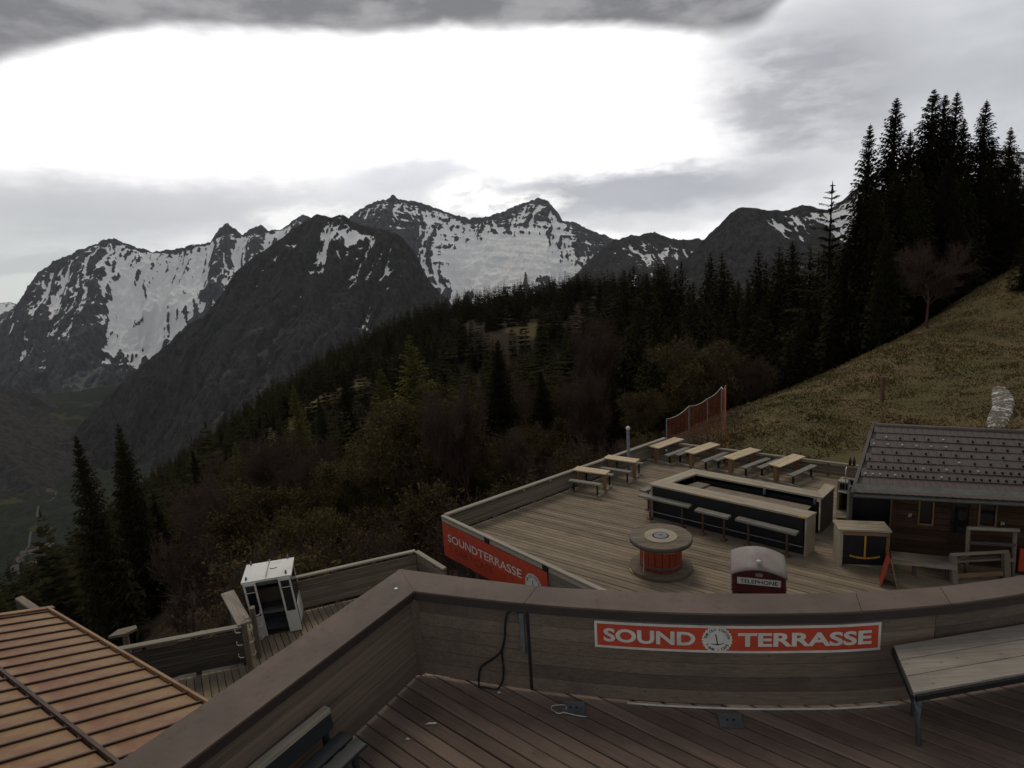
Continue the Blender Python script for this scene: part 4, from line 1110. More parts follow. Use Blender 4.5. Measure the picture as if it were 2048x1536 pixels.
# ------------------------------------------------------------------ lettering on signs
def fit_text(txt, x0, x1, y0, y1, bold=0.0, spacing=1.0):
    vs, fs = text_mesh(txt, bold, spacing)
    a = np.array(vs); lo, hi = a.min(0), a.max(0)
    a = (a - lo) / (hi - lo) * np.array([x1 - x0, y1 - y0]) + np.array([x0, y0])
    return a, fs
def badge_parts(c, r, ptxt):
    """serrated disc, ring lettering and the T-bar mark, as 2D meshes around c"""
    n = 26; disc = []
    for i in range(n * 4):
        t = 2 * math.pi * i / (n * 4); rr = r * (1.0 + .045 * math.cos(n * t)); disc.append((c[0] + rr * math.cos(t), c[1] + rr * math.sin(t)))
    out = [('badge', np.array(disc + [c]), [[i, (i + 1) % (n * 4), n * 4] for i in range(n * 4)])]
    V, Fs = [], []
    def arc_text(txt, rad, mid_deg, step, top):
        for i, ch in enumerate(txt):
            if ch == ' ': continue
            k = i - (len(txt) - 1) / 2
            th = math.radians(mid_deg - k * step if top else mid_deg + k * step); rot = th - math.pi / 2 if top else th + math.pi / 2
            vs, fs = text_mesh(ch, .022)
            a = np.array(vs) * r * .27; a = a - np.array([(a[:, 0].min() + a[:, 0].max()) / 2, r * .095])
            R = np.array([[math.cos(rot), -math.sin(rot)], [math.sin(rot), math.cos(rot)]]); a = a @ R.T + np.array([c[0] + rad * math.cos(th), c[1] + rad * math.sin(th)])
            Fs.extend([[q + len(V) for q in f] for f in fs]); V.extend(map(tuple, a))
    if ptxt:
        arc_text('THE OLD STATION', r * .78, 90, 11.2, True); arc_text('T-BAR \u2022 CAFE', r * .78, -90, 11.0, False)
    def poly(pts):
        k = len(V); V.extend(pts); Fs.append(list(range(k, k + len(pts))))
    w = r * .04; tx, ty = c[0] - r * .10, c[1] + r * .42; bx, by = c[0] + r * .04, c[1] - r * .36
    poly([(tx - w, ty), (bx - w, by), (bx + w, by), (tx + w, ty)])
    for i in range(8):
        t0, t1 = -1 + i / 4, -1 + (i + 1) / 4
        f = lambda t: (bx + t * r * .46, by + r * .10 * t * t + .035 * r * t)
        (ax, ay), (ex, ey) = f(t0), f(t1); h0, h1 = w * (1.2 - .8 * abs(t0)), w * (1.2 - .8 * abs(t1))
        poly([(ax, ay - h0), (ex, ey - h1), (ex, ey + h1), (ax, ay + h0)])
    out.append(('badge_print', np.array(V), Fs)); return out
def sheet(name, surf, V, Fs, off, mat, parent):
    mb = MB(); mb.add([surf(u, v, off) for u, v in V], Fs); return mb.build(name, mat, parent)
def grid2(u0, u1, v0, v1, n):
    us = np.linspace(u0, u1, n + 1); V = [(u, v0) for u in us] + [(u, v1) for u in us]
    return V, [[i, i + 1, n + 2 + i, n + 1 + i] for i in range(n)]
def panel_box(name, surf, u0, u1, v0, v1, n, o0, o1, mat, parent):
    V, Fs = grid2(u0, u1, v0, v1, n); m = len(V); mb = MB()
    vs = [surf(u, v, o1) for u, v in V] + [surf(u, v, o0) for u, v in V]
    fs = Fs + [[m + q for q in f][::-1] for f in Fs]
    k = n + 1; ringi = list(range(k)) + list(range(2 * k - 1, k - 1, -1))
    fs += [[ringi[(i + 1) % len(ringi)], ringi[i], m + ringi[i], m + ringi[(i + 1) % len(ringi)]] for i in range(len(ringi))]
    mb.add(vs, fs); return mb.build(name, mat, parent)

# red sign on the parapet
S0, S1 = s_of_px(1187), s_of_px(1768); W_ = S1 - S0
zt, zbm = z_on_wall(1463, 1250), z_on_wall(1463, 1304); H_ = zt - zbm
sg = thing('terrace_sign', 'long red sign with white border and lettering on the near parapet', 'sign', wall_pt(S0 + W_ / 2, .01, zbm))
sf = lambda u, v, off: wall_pt(S0 + u, .004 + off, zbm + v)
sb_ = panel_box('board', sf, 0, W_, 0, H_, 30, 0, .012, 'sign_white', sg)
bd = H_ * .09
V, Fs = grid2(bd, W_ - bd, bd, H_ - bd, 30); sheet('red_field', sf, V, Fs, .0135, 'sign_red', sb_)
fx = lambda q: W_ * (q - 53) / 1334.
for txt, a, e in (('SOUND', 97, 532), ('TERRASSE', 728, 1343)):
    V, Fs = fit_text(txt, fx(a), fx(e), H_ * .25, H_ * .76, .032); sheet('lettering', sf, V, Fs, .0165, 'sign_white', sb_)
for (nm, V, Fs), mt, of in zip(badge_parts((fx(632), H_ * .5), H_ * .485, True), ('sign_white', 'sign_black'), (.018, .020)): sheet(nm, sf, V, Fs, of, mt, sb_)

# ------------------------------------------------------------------ sun terrace
RH, BRH = .66, .50
A_ = flat(at(885, 1030, TZ + RH), TZ); B_ = flat(at(1330, 875, TZ + RH), TZ); C_ = flat(at(1712, 930, TZ + BRH), TZ)
FR = flat(at(1190, 1172, TZ + RH), TZ)
fdir = (FR - A_).normalized(); F_ = A_ + fdir * 8.6
bdir = (C_ - B_).normalized(); D_ = C_ + bdir * 6.0
DECK_ANG = -38.0
td = structure('sun_terrace', (5, 15, TZ))
planks(td, [(A_.x, A_.y), (F_.x, F_.y), (12.5, 8.6), (D_.x + .5, D_.y - 2), (D_.x, D_.y), (B_.x, B_.y)], TZ, DECK_ANG, .148, .013, .04, 'terrace_deck_m')
mb = MB(); q = [A_ + Vector((.25, -.02, 0)), F_ + Vector((.2, .1, 0)), D_ + Vector((-.2, -1, 0)), B_ + Vector((0, -.25, 0))]
mb.hexa([flat(p, TZ - .45) for p in q], [flat(p, TZ - .055) for p in q]); mb.build('joists', 'dark_wood_m', td)
mb = MB()
for p in (A_ + Vector((.4, .1, 0)), A_ + fdir * 2.6 + Vector((.3, .1, 0)), A_ + (B_ - A_) * .35 + Vector((.2, -.3, 0)), A_ + (B_ - A_) * .7 + Vector((.2, -.3, 0)), B_ + Vector((0, -.5, 0)), A_ + fdir * 5 + Vector((.4, .2, 0))):
    g_ = float(ground(p.x, p.y)); mb.box((p.x, p.y, (TZ - .45 + g_ - .4) / 2), (.22, .22, TZ - .45 - g_ + .4))
mb.build('stilts', 'dark_wood_m', td)

def railing(name, label, p0, p1, z, h=1.0, rows=4, cap=.16, mat='grey_wood', capmat='rail_wood', posts=4, inside=1, gap=.08, bottom=.08, capt=.045):
    """timber rail from p0 to p1: cap board, horizontal boards, posts on the outside"""
    p0, p1 = flat(p0, z), flat(p1, z); d = (p1 - p0).normalized(); n = Vector((-d.y, d.x, 0)) * inside
    t = thing(name, label, 'railing', p0)
    board('cap_rail', p0 + ZUP * (h - capt / 2), p1 + ZUP * (h - capt / 2), cap, capt, capmat, t)
    hh = (h - capt - .02 - gap - bottom) / rows
    for r_ in range(rows):
        zc = bottom + hh * (r_ + .5)
        board('board', p0 + ZUP * zc, p1 + ZUP * zc, hh - .012, .03, mat, t, up=n)
    for i in range(posts):
        p = p0 + (p1 - p0) * ((i + .12) / (posts - .76)) - n * .065
        board('post', p - ZUP * .25, p + ZUP * (h - capt - .005), .09, .09, mat, t, up=n)
    return t
up_ = Vector((-(B_ - A_).normalized().y, (B_ - A_).normalized().x, 0))
railing('long_railing', 'long weathered board railing with pale cap along the valley side of the terrace', A_ + (B_ - A_).normalized() * .1, B_, TZ, h=RH, inside=-1, posts=7, gap=.05, bottom=.06)
bk = railing('back_railing', 'low grey board railing behind the row of four tables', B_ + bdir * .1, C_ + bdir * 1.2, TZ, h=BRH, rows=3, inside=-1, posts=5, gap=.04, bottom=.05, cap=.12)
# front railing with the banner
fr = thing('front_railing', 'terrace front railing with double pale rails above the red banner', 'railing', A_)
fn = Vector((-fdir.y, fdir.x, 0))
if fn.dot(Vector((-1, -1, 0))) < 0: fn = -fn             # outwards, towards the camera side
board('cap_rail', A_ + ZUP * (RH - .02), F_ + ZUP * (RH - .02), .12, .04, 'rail_wood', fr)
board('lower_rail', A_ + fn * .02 + ZUP * .53, F_ + fn * .02 + ZUP * .53, .10, .035, 'rail_wood', fr, up=fn)
for k in range(3): board('board', A_ + fn * .0 + ZUP * (.09 + k * .15), F_ + ZUP * (.09 + k * .15), .14, .03, 'grey_wood', fr, up=fn)
board('skirt_board', A_ + fn * .03 - ZUP * .16, F_ + fn * .03 - ZUP * .16, .26, .03, 'grey_wood', fr, up=fn)
def solve_u(px, py):
    d = Vector(ray(px, py)); c = Vector(CAM); t = (A_ + fn * .06 - c).dot(fn) / d.dot(fn); q = c + d * t; return (q - A_).dot(fdir), q.z - TZ
for px, py in ((973, 1081), (1090, 1136)):
    u, _z = solve_u(px, py); p = A_ + fdir * u + fn * .045
    mb = MB(); mb.box((p.x, p.y, TZ + .56), (.18, .05, .15), x=fdir); mb.build('bracket', 'black_rubber', fr)
u0, v0 = solve_u(886, 1108); u1, v1 = solve_u(1094, 1151); _u, vt = solve_u(886, 1045)
v1 = (v1 + vt) / 2; u0 = max(u0, .03)
bn = thing('banner', 'red banner with terrace name in white letters hanging on the front railing', 'banner', A_ + fdir * (u0 + u1) / 2)
bf = lambda u, v, off: A_ + fdir * (u0 + u) + fn * (.055 + off + .006 * math.sin(u * 5)) + ZUP * (v0 + v)
BW, BH = u1 - u0, vt - v0
cl = panel_box('cloth', bf, 0, BW, 0, BH, 24, 0, .004, 'sign_red', bn)
V, Fs = fit_text('SOUNDTERRASSE', BW * .06, BW * .785, BH * .50, BH * .73, .012); sheet('lettering', bf, V, Fs, .008, 'sign_white', cl)
for _w, _a, _e in (('T-BAR', .06, .265), ('/', .285, .315), ('CAFE', .335, .52)):
    V, Fs = fit_text(_w, BW * _a, BW * _e, BH * .20, BH * .40, -.012); sheet('small_lettering', bf, V, Fs, .008, 'banner_ink', cl)
for (nm, V, Fs), mt, of in zip(badge_parts((BW * .885, BH * .48), BH * .30, True), ('sign_white', 'sign_black'), (.009, .011)): sheet(nm, bf, V, Fs, of, mt, cl)

# ------------------------------------------------------------------ lower deck on the left
L0 = flat(at(170, 1309, LZ + 1), LZ); L1 = flat(at(490, 1249, LZ + 1), LZ); L2 = flat(at(455, 1186, LZ + 1), LZ)
R0 = flat(at(575, 1157, LZ + 1), LZ); R1 = flat(at(830, 1100, LZ + 1), LZ); R2 = flat(at(889, 1136, LZ + 1), LZ)
ld = structure('lower_deck', (-5, 12, LZ))
ldir = (R1 - R0).normalized(); lang = math.degrees(math.atan2(ldir.y, ldir.x))
planks(ld, [(L0.x, L0.y), (L0.x + .6, 8.8), (R2.x + .6, 9.2), (R2.x, R2.y), (R1.x, R1.y), (R0.x, R0.y), (L2.x, L2.y + .1), (L1.x, L1.y)], LZ, lang - 82, .15, .013, .04, 'terrace_deck_m')
mb = MB(); q = [L0 + Vector((.1, -.3, 0)), Vector((L0.x + .6, 8.8, 0)), Vector((R2.x + .5, 9.2, 0)), R1 + Vector((0, -.3, 0))]
mb.hexa([flat(p, LZ - .4) for p in q], [flat(p, LZ - .055) for p in q]); mb.build('joists', 'dark_wood_m', ld)
railing('lower_railing', 'dark board railing with pale cap along the left part of the lower deck', L0, L1, LZ, mat='dark_wood', inside=-1, rows=5, posts=4)
railing('lower_railing', 'grey board railing with pale cap right of the gondola cabin', R0, R1, LZ, mat='grey_wood', inside=-1, rows=5, posts=4, cap=.13)
railing('lower_railing', 'short pale-capped railing closing the lower deck beside the red banner', R1 + Vector((.05, -.05, 0)), R2, LZ, mat='grey_wood', inside=-1, rows=5, posts=2, cap=.13)
t = thing('side_railing', 'wide slanting board railing left of the gondola cabin', 'railing', L1)
board('cap_rail', L1 + ZUP * 1.01, L2 + ZUP * 1.01, .30, .05, 'pale_wood', t)
for k in range(5): board('board', L1 + (L2 - L1).normalized() * .2 + ZUP * (.15 + k * .17), L2 + ZUP * (.15 + k * .17), .16, .03, 'dark_wood', t, up=Vector((1, .6, 0)))
# posts with coat hooks
for px0, py0, px1, py1, lab in ((483, 1258, 503, 1346, 'stout grey post with white coat hooks beside the gondola cabin'), (497, 1252, 519, 1313, 'second post with coat hooks close behind the stout hook post')):
    p = at(px1, py1, LZ); t = thing('hook_post', lab, 'post', p, 'posts with coat hooks')
    topz = LZ + 1.25
    board('post', p, flat(p, topz), .15, .11, 'grey_wood', t, up=ldir)
    for k in range(3):
        z = LZ + .45 + k * .30
        for sgn in (-1, 1):
            c = flat(p, z) + ldir * sgn * .07 + Vector((0, -.05, 0)); e = ldir * sgn
            mb = MB(); mb.tube([c, c + e * .07 + ZUP * .0, c + e * .11 + ZUP * .05, c + e * .10 + ZUP * .10], .012, 6); mb.build('coat_hook', 'sign_white', t)
for px, py, lab in ((398, 1342, 'small post table with slab top on the lower deck, nearer the gondola cabin'), (262, 1330, 'small post table with slab top near the copper roof')):
    p = at(px, py, LZ); t = thing('post_table', lab, 'table', p, 'post tables on the lower deck')
    board('post', p, p + ZUP * .82, .11, .11, 'grey_wood', t, up=ldir)
    mb = MB(); c = p + ZUP * .85; mb.add([c + ldir * x + Vector((0, y, z)) for z in (-.03, .03) for x, y in ((-.26, -.12), (.10, -.17), (.27, -.02), (.16, .15), (-.2, .14))],
        [[4, 3, 2, 1, 0], [5, 6, 7, 8, 9]] + [[i, (i + 1) % 5, 5 + (i + 1) % 5, 5 + i] for i in range(5)]); mb.build('slab_top', 'grey_wood_m', t)

# ------------------------------------------------------------------ copper roof, lower left
Q0, Q1, Q2 = at(95, 1220, -1.9), at(415, 1410, -1.9), at(0, 1536, -1.15)
rn = (Q1 - Q0).cross(Q2 - Q0).normalized()
if rn.z < 0: rn = -rn
def on_roof(px, py):
    d = Vector(ray(px, py)); c = Vector(CAM); return c + d * ((Q0 - c).dot(rn) / d.dot(rn))
e1 = (Q1 - Q0).normalized(); bt = (on_roof(0, 1314) - on_roof(172, 1282)).normalized()
e2 = (bt - e1 * 0).normalized()
rl = (Q1 - Q0).length; nrow = 15; pitch_ = (on_roof(1500 / 4.314, 1180 + 890 / 4.314) - on_roof(400 / 4.314, 1180 + 235 / 4.314)).length / 11.
colw = (on_roof(0, 1345) - Q0).dot(e2 - e1 * e1.dot(e2)) / (1 - e1.dot(e2) ** 2)
cr = thing('copper_roof_shed', 'low shed with orange-brown copper batten roof at the lower left', 'shed', (Q0.x - 2, Q0.y - 2, -4.2))
roofp = None
mb = MB(); far = 6.2
mb.hexa([Q0 + rn * -.10, Q0 + e2 * far + rn * -.10, Q0 + e2 * far + e1 * 7 + rn * -.10, Q0 + e1 * 7 + rn * -.10][::-1], [Q0 + rn * -.012, Q0 + e2 * far + rn * -.012, Q0 + e2 * far + e1 * 7 + rn * -.012, Q0 + e1 * 7 + rn * -.012][::-1])
roofp = mb.build('roof', 'copper_dark', cr)
for i in range(-1, 17):
    a0, a1 = .16 + i * pitch_, .16 + (i + 1) * pitch_
    if i == -1: a0, a1 = .02, .16
    for j in range(3):
        c0, c1 = (.05 + j * colw, .05 + (j + 1) * colw - .05)
        sh = 0 if j == 0 else .06
        mb = MB(); q = [Q0 + e1 * (a0 + .012 + sh) + e2 * c0, Q0 + e1 * (a0 + .012 + sh) + e2 * c1, Q0 + e1 * (a1 - .012 + sh) + e2 * c1, Q0 + e1 * (a1 - .012 + sh) + e2 * c0]
        if (q[1] - q[0]).cross(q[2] - q[0]).dot(rn) < 0: q = q[::-1]
        mb.hexa([p - rn * .008 for p in q], [p + rn * (.004 + .004 * random.random()) for p in q]); mb.build('roof_panel', 'copper', roofp)
        if i >= 0:
            s_ = Q0 + e1 * (a0 + sh) + rn * .014; mb = MB(); mb.beam(s_ + e2 * (c0 - .03), s_ + e2 * (c1 + .05), .035, .045, up=rn); mb.build('batten', 'copper_dark', roofp)
for j in range(3):
    mb = MB(); mb.beam(Q0 + e2 * (j * colw) - e1 * .05 + rn * .03, Q0 + e2 * (j * colw) + e1 * 6.8 + rn * .03, .055, .06, up=rn); mb.build('seam' if j else 'verge_trim', 'copper_dark' if j else 'copper', roofp)
mb = MB(); mb.beam(Q0 - e2 * .1 + rn * .02, Q0 + e2 * 5.5 + rn * .02, .14, .07, up=rn); mb.build('eaves_trim', 'copper', roofp)
mb = MB(); h0 = -6.5
q = [Q0 + e1 * .3 + e2 * .35, Q0 + e1 * .3 + e2 * 5.5, Q0 + e1 * 6.4 + e2 * 5.5, Q0 + e1 * 6.4 + e2 * .35]
if (q[1] - q[0]).cross(q[2] - q[0]).z < 0: q = q[::-1]
mb.hexa([flat(p, h0) for p in q], [p - rn * .105 for p in q]); mb.build('wall', 'dark_wood_m', cr)
p0, p1 = at(38, 1196, -2.2), at(100, 1238, -2.2)
t = thing('ramp_board', 'weathered board leaning out beyond the copper roof at the left edge', 'board', p0); board('plank', p0, p1, .14, .05, 'grey_wood', t)
mb = MB(); mb.beam(p0 - ZUP * .03, flat(p0, float(ground(p0.x, p0.y))), .10, .10); mb.build('prop', 'dark_wood_m', t)
# ------------------------------------------------------------------ gondola cabin on the lower deck
def gondola():
    G0, G1 = at(513, 1277, LZ), at(606, 1259, LZ); u = (G1 - G0).normalized(); w = Vector((-u.y, u.x, 0)); W = (G1 - G0).length
    H, D, lf = 1.50, .94, .29
    t = thing('gondola_cabin', 'old white gondola cabin with open doors on the lower deck', 'cabin', G0 + u * W / 2 + w * D / 2)
    P = lambda a, e, z: G0 + u * (a - z * .085) + w * e + ZUP * (z + .004)          # the cabin stands slightly out of plumb
    def bx(name, a0, a1, e0, e1, z0, z1, mat, par=t):
        mb = MB(); mb.hexa([P(a0, e0, z0), P(a1, e0, z0), P(a1, e1, z0), P(a0, e1, z0)], [P(a0, e0, z1), P(a1, e0, z1), P(a1, e1, z1), P(a0, e1, z1)]); return mb.build(name, mat, par)
    bx('floor', .03, W - .03, .06, D, .06, .11, 'steel_grey'); bx('sill', .02, W - .02, .03, .06, .05, .13, 'black_rubber')
    for a in (.02, W - .07):
        for e in (.05, D - .05): bx('corner_post', a, a + .05, e, e + .05, .11, H - .06, 'white_paint')
    for a in (.015, W - .04):
        bx('side_panel', a, a + .025, .10, D - .05, .11, .62, 'white_paint'); bx('side_window', a + .006, a + .016, .10, D - .05, .64, H - .10, 'window_glass')
    bx('back_panel', .07, W - .07, D - .04, D - .015, .11, .62, 'white_paint'); bx('back_window', .07, W - .07, D - .032, D - .022, .64, H - .1, 'window_glass')
    bx('seat', .06, W - .06, D - .42, D - .05, .40, .47, 'steel_grey'); bx('seat_back', .08, W - .08, D - .11, D - .05, .47, .85, 'grey_wood_m')
    bx('header', .0, W, .02, .07, H - .16, H - .03, 'steel_grey')
    # roof: shallow domed plate
    mb = MB(); n = 6; vs, fs = [], []
    for j in range(n + 1):
        for i in range(n + 1):
            a, e = i / n, j / n; vs.append(P(-.03 + a * (W + .06), -.02 + e * (D + .04), H + .05 * (1 - (2 * a - 1) ** 4) * (1 - (2 * e - 1) ** 4)))
    k = len(vs); vs += [Vector((v.x, v.y, LZ + H - .05)) for v in vs]
    for j in range(n):
        for i in range(n): q = [j * (n + 1) + i, j * (n + 1) + i + 1, (j + 1) * (n + 1) + i + 1, (j + 1) * (n + 1) + i]; fs += [q, [k + x for x in q][::-1]]
    rim_ = [i for i in range(n + 1)] + [(j + 1) * (n + 1) - 1 for j in range(1, n + 1)] + [n * (n + 1) + i for i in range(n - 1, -1, -1)] + [j * (n + 1) for j in range(n - 1, 0, -1)]
    fs += [[rim_[(i + 1) % len(rim_)], rim_[i], k + rim_[i], k + rim_[(i + 1) % len(rim_)]] for i in range(len(rim_))]
    mb.add(vs, fs); rf = mb.build('roof', 'white_paint', t)
    bx('roof_seam', W * .5 - .008, W * .5 + .008, .0, D, H + .046, H + .062, 'steel_grey', rf)
    for a, e in ((.08, .08), (W - .10, .10), (.08, D - .02), (W - .12, D)):
        mb = MB(); mb.lathe(P(a, e, H + .0), [(.028, 0), (.028, .05), (.016, .06), (.016, .09)], 10); mb.build('roof_bolt', 'steel_grey', rf)
    mb = MB(); c = P(W * .62, D * .45, H + .05); mb.tube([c + u * (.075 * math.cos(q)) + w * (.04 * math.sin(q)) for q in np.linspace(math.pi * .95, math.pi * 2.05, 9)], .012, 6); mb.build('lifting_ring', 'black_rubber', rf)
    # two door leaves standing open in the front plane
    for a0 in (0.0, W - lf):
        z0, z1, zm = .03, H - .05, .55
        d = bx('door', a0 + .002, a0 + lf - .002, -.045, -.012, z0, zm, 'white_paint')
        for q in ((a0, a0 + .045, zm, z1), (a0 + lf - .045, a0 + lf, zm, z1), (a0 + .045, a0 + lf - .045, z1 - .055, z1), (a0 + .045, a0 + lf - .045, zm - .0, zm + .03)):
            bx('door_frame', q[0] + .001, q[1] - .001, -.048, -.012, q[2] + .001, q[3], 'white_paint', d)
        bx('pane', a0 + .045, a0 + lf - .045, -.032, -.026, zm + .03, z1 - .055, 'window_glass', d)
        mb = MB(); mb.tube([P(a0 + .02, -.07, z1 - .22), P(a0 + lf - .02, -.07, z1 - .22)], .011, 6); mb.build('hand_bar', 'bright_metal', d)
        bx('edge_seal', a0 + lf - .002 if a0 == 0 else a0 + lf + .0, (a0 + lf + .012), -.04, -.012, z0, z1, 'black_rubber', d)
gondola()

# ------------------------------------------------------------------ picnic tables
def picnic_table():
    t = thing('picnic_table', 'x', 'table', (0, 0, 0))
    L, W, h = 1.54, .46, .72
    for s in (-1, 1): board('top_plank', (-L / 2, s * W / 4, h - .02), (L / 2, s * W / 4, h - .02), W / 2 - .006, .04, 'table_wood', t)
    mb = MB(); mb.beam((-L / 2 + .12, 0, h - .065), (L / 2 - .12, 0, h - .065), .30, .045); mb.build('apron', 'dark_wood_m', t)
    for s in (-1, 1):
        x = s * (L / 2 - .16)
        mb = MB(); mb.box((x, 0, .36), (.10, .14, .70)); mb.build('leg', 'frame_wood_m', t)
        mb = MB(); mb.beam((x, -.62, .045), (x, .62, .045), .09, .07); mb.build('foot_beam', 'rail_wood_m', t)
        mb = MB(); mb.box((x + s * .058, 0, .56), (.012, .085, .095)); mb.build('number_tag', 'orange_paint', t)
    for s in (-1, 1):
        y = s * .56
        b_ = board('bench', (-L / 2 + .04, y, .45), (L / 2 - .04, y, .45), .21, .045, 'bench_wood', t)
        for sx in (-1, 1):
            mb = MB(); mb.box((sx * (L / 2 - .22), y, .25), (.055, .055, .36)); mb.build('bench_leg', 'black_panel', t)
    return t
ptab = picnic_table()
def table_matrix(c4, h=.72, sx=1.0):
    P = [at(x, y, TZ + h) for x, y in c4]; c = sum(P, Vector()) / 4
    d = ((P[1] + P[2]) / 2 - (P[0] + P[3]) / 2); a = math.atan2(d.y, d.x)
    return Matrix.Translation((c.x, c.y, TZ)) @ Matrix.Rotation(a, 4, 'Z') @ Matrix.Diagonal((sx, sx ** .5, h / .72, 1))
TABS = [([(1142, 939), (1208, 947.5), (1222, 941), (1160, 932)], 'picnic table nearest the camera, beside the long valley railing'),
        ([(1206, 915), (1266, 924), (1280, 917.5), (1222, 910)], 'second picnic table along the long valley railing, behind the nearest one'),
        ([(1294, 891), (1344, 875), (1370, 878), (1323, 896)], 'picnic table in the far back corner of the terrace, leftmost of the back row'),
        ([(1367, 903), (1417, 884), (1444, 888), (1387, 907)], 'second picnic table from the left in the back row behind the bar'),
        ([(1446, 914), (1499, 895), (1522, 899), (1466, 918)], 'third picnic table from the left in the back row behind the bar'),
        ([(1537, 928), (1586, 907), (1612, 912), (1557, 934)], 'rightmost picnic table of the back row, nearest the hut')]
for i, (c4, lab) in enumerate(TABS):
    M = table_matrix(c4, .72, .78) if i < 2 else table_matrix(c4, .62, 1.0)
    if i == 0:
        ptab.matrix_basis = M; WM[ptab] = M; ptab['label'] = lab; ptab['group'] = 'picnic tables on the terrace'
    else: copy_tree(ptab, M, lab, 'picnic tables on the terrace')

# ------------------------------------------------------------------ the bar
def bar():
    zt = TZ + 1.05; q = lambda x, y: at(1240 + x / 4.042, 840 + y / 4.042, zt)
    FLo, FRo, FLi, FRi = q(230, 515), q(1512, 790), q(420, 505), q(1592, 745)
    BLo, BRo, BLi, BRi = q(590, 392), q(1598, 575), q(612, 436), q(1640, 630)
    S1, S2 = q(1745, 535), q(1658, 512)
    t = thing('outdoor_bar', 'rectangular timber-topped outdoor bar with black sides in the middle of the terrace', 'bar', flat((FLo + FRo + BLo + BRi) / 4, TZ))
    def top(name, a, e, c, d, k=2):
        """counter slab split lengthwise into k boards; a-e outer edge, d-c inner edge"""
        for i in range(k):
            f0, f1 = i / k + .012, (i + 1) / k - .012
            pts = [a.lerp(d, f0), e.lerp(c, f0), e.lerp(c, f1), a.lerp(d, f1)]
            if (pts[1] - pts[0]).cross(pts[2] - pts[0]).z < 0: pts = pts[::-1]
            x = (e - a).normalized(); org = sum(pts, Vector()) / 4; R = Matrix(((x.x, -x.y, 0), (x.y, x.x, 0), (0, 0, 1)))
            vs = [R.transposed() @ (p - org) for p in pts]
            me = bpy.data.meshes.new(name); me.from_pydata([v - ZUP * .05 for v in vs] + vs, [], [[3, 2, 1, 0], [4, 5, 6, 7]] + [[j, (j + 1) % 4, 4 + (j + 1) % 4, 4 + j] for j in range(4)])
            me.materials.append(MAT['bar_wood_m']); me.update(); link(bpy.data.objects.new(name, me), t, Matrix.Translation(org) @ R.to_4x4())
    m1 = FLo.lerp(FLi, .0)
    top('counter_board', FLo, FRo, FRi, FLi); top('counter_board', BLo, FLo + (FLi - FLo) * .0, FLi, BLi); top('counter_board', BRo, BLo, BLi, BRi); top('counter_board', S2, BRo, BRi, S1, 1)
    def wall(name, a, e, th, mat, inset, z0=.02, z1=.995):
        c = (FLo + BRi) / 2; d = (e - a).normalized(); n = Vector((-d.y, d.x, 0)); n = n if n.dot(flat(c, 0) - flat(a, 0)) > 0 else -n
        a2, e2 = a + n * (inset + th / 2), e + n * (inset + th / 2)
        mb = MB(); mb.beam(flat(a2, TZ + (z0 + z1) / 2), flat(e2, TZ + (z0 + z1) / 2), th, z1 - z0); return mb.build(name, mat, t)
    d1 = (FRo - FLo).normalized()
    wall('front_panel', FLo + d1 * .06, FRo - d1 * .10, .03, 'black_panel', .06)
    wall('inner_panel', FLi + d1 * .05, FRi - d1 * .15, .03, 'black_panel', .02)
    wall('left_panel', FLo.lerp(BLo, .03), BLo.lerp(FLo, .03), .03, 'black_panel', .06)
    wall('back_panel', BLo + d1 * .08, BRo, .03, 'black_panel', .06)
    wall('back_inner_panel', BLi + d1 * .1, BRi - d1 * .1, .03, 'black_panel', -.05, .02, .90)
    mb = MB(); dn = (S1 - BRi).normalized(); mb.beam(flat(BRi + dn * .05 - d1 * .05, TZ + .5), flat(S1 - dn * .04 - d1 * .05, TZ + .5), .03, .98); mb.build('stub_panel', 'dark_wood_m', t)
    mb = MB(); dw = (FRi - FRo); mb.beam(flat(FRo, TZ + .5) + dw * .02 - d1 * .03, flat(FRi, TZ + .5) - dw * .06 - d1 * .03, .045, .995); mb.build('end_panel', 'bar_wood_m', t)
    mb = MB(); p = FLo + d1 * .03 + (FLi - FLo).normalized() * .08; mb.box(flat(p, TZ + .5), (.05, .10, .99), x=d1); mb.build('corner_post', 'pale_wood_m', t)
    # work shelves inside
    def shelf(a, e, c, d, z):
        mb = MB(); pts = [a, e, c, d]
        if (pts[1] - pts[0]).cross(pts[2] - pts[0]).z < 0: pts = pts[::-1]
        mb.hexa([flat(p, z - .03) for p in pts], [flat(p, z) for p in pts]); mb.build('work_shelf', 'grey_wood_m', t)
    nb = Vector((-d1.y, d1.x, 0)); nb = nb if nb.dot(BLo - FLo) > 0 else -nb
    shelf(BLi + d1 * .12 - nb * .10, BRi - d1 * .25 - nb * .10, BRi - d1 * .25 - nb * .42, BLi + d1 * .12 - nb * .55, TZ + .80)
    shelf(FLi + d1 * .06 + nb * .05, FLi + d1 * .55 + nb * .05, BLi + d1 * .5 - nb * .1, BLi + d1 * .1 - nb * .08, TZ + .85)
    for f in (.58, .95):
        p = BLi.lerp(BRi, f) - nb * .06; mb = MB(); mb.box(flat(p, TZ + .93), (.06, .06, .16), x=d1); mb.build('prop', 'steel_grey', t)
    mb = MB(); a, e = flat(FLo, TZ + .30) - nb * .20 + d1 * .12, flat(FRo, TZ + .30) - nb * .12 - d1 * .05
    mb.tube([a, e], .016, 8)
    mb.build('foot_rail', 'steel_grey', t)
    for px, py in ((1400, 992.5), (1607, 1036.5)):
        f = (at(px, py, zt) - FLo).dot(d1); p = FLo + d1 * min(f, (FRo - FLo).length - .12) - nb * .004
        mb = MB(); mb.box(p - ZUP * .022, (.17, .008, .045), x=d1); mb.build('sticker', 'yellow_paint', t)
    return FLo, d1, nb
FLo, d1, nbk = bar()
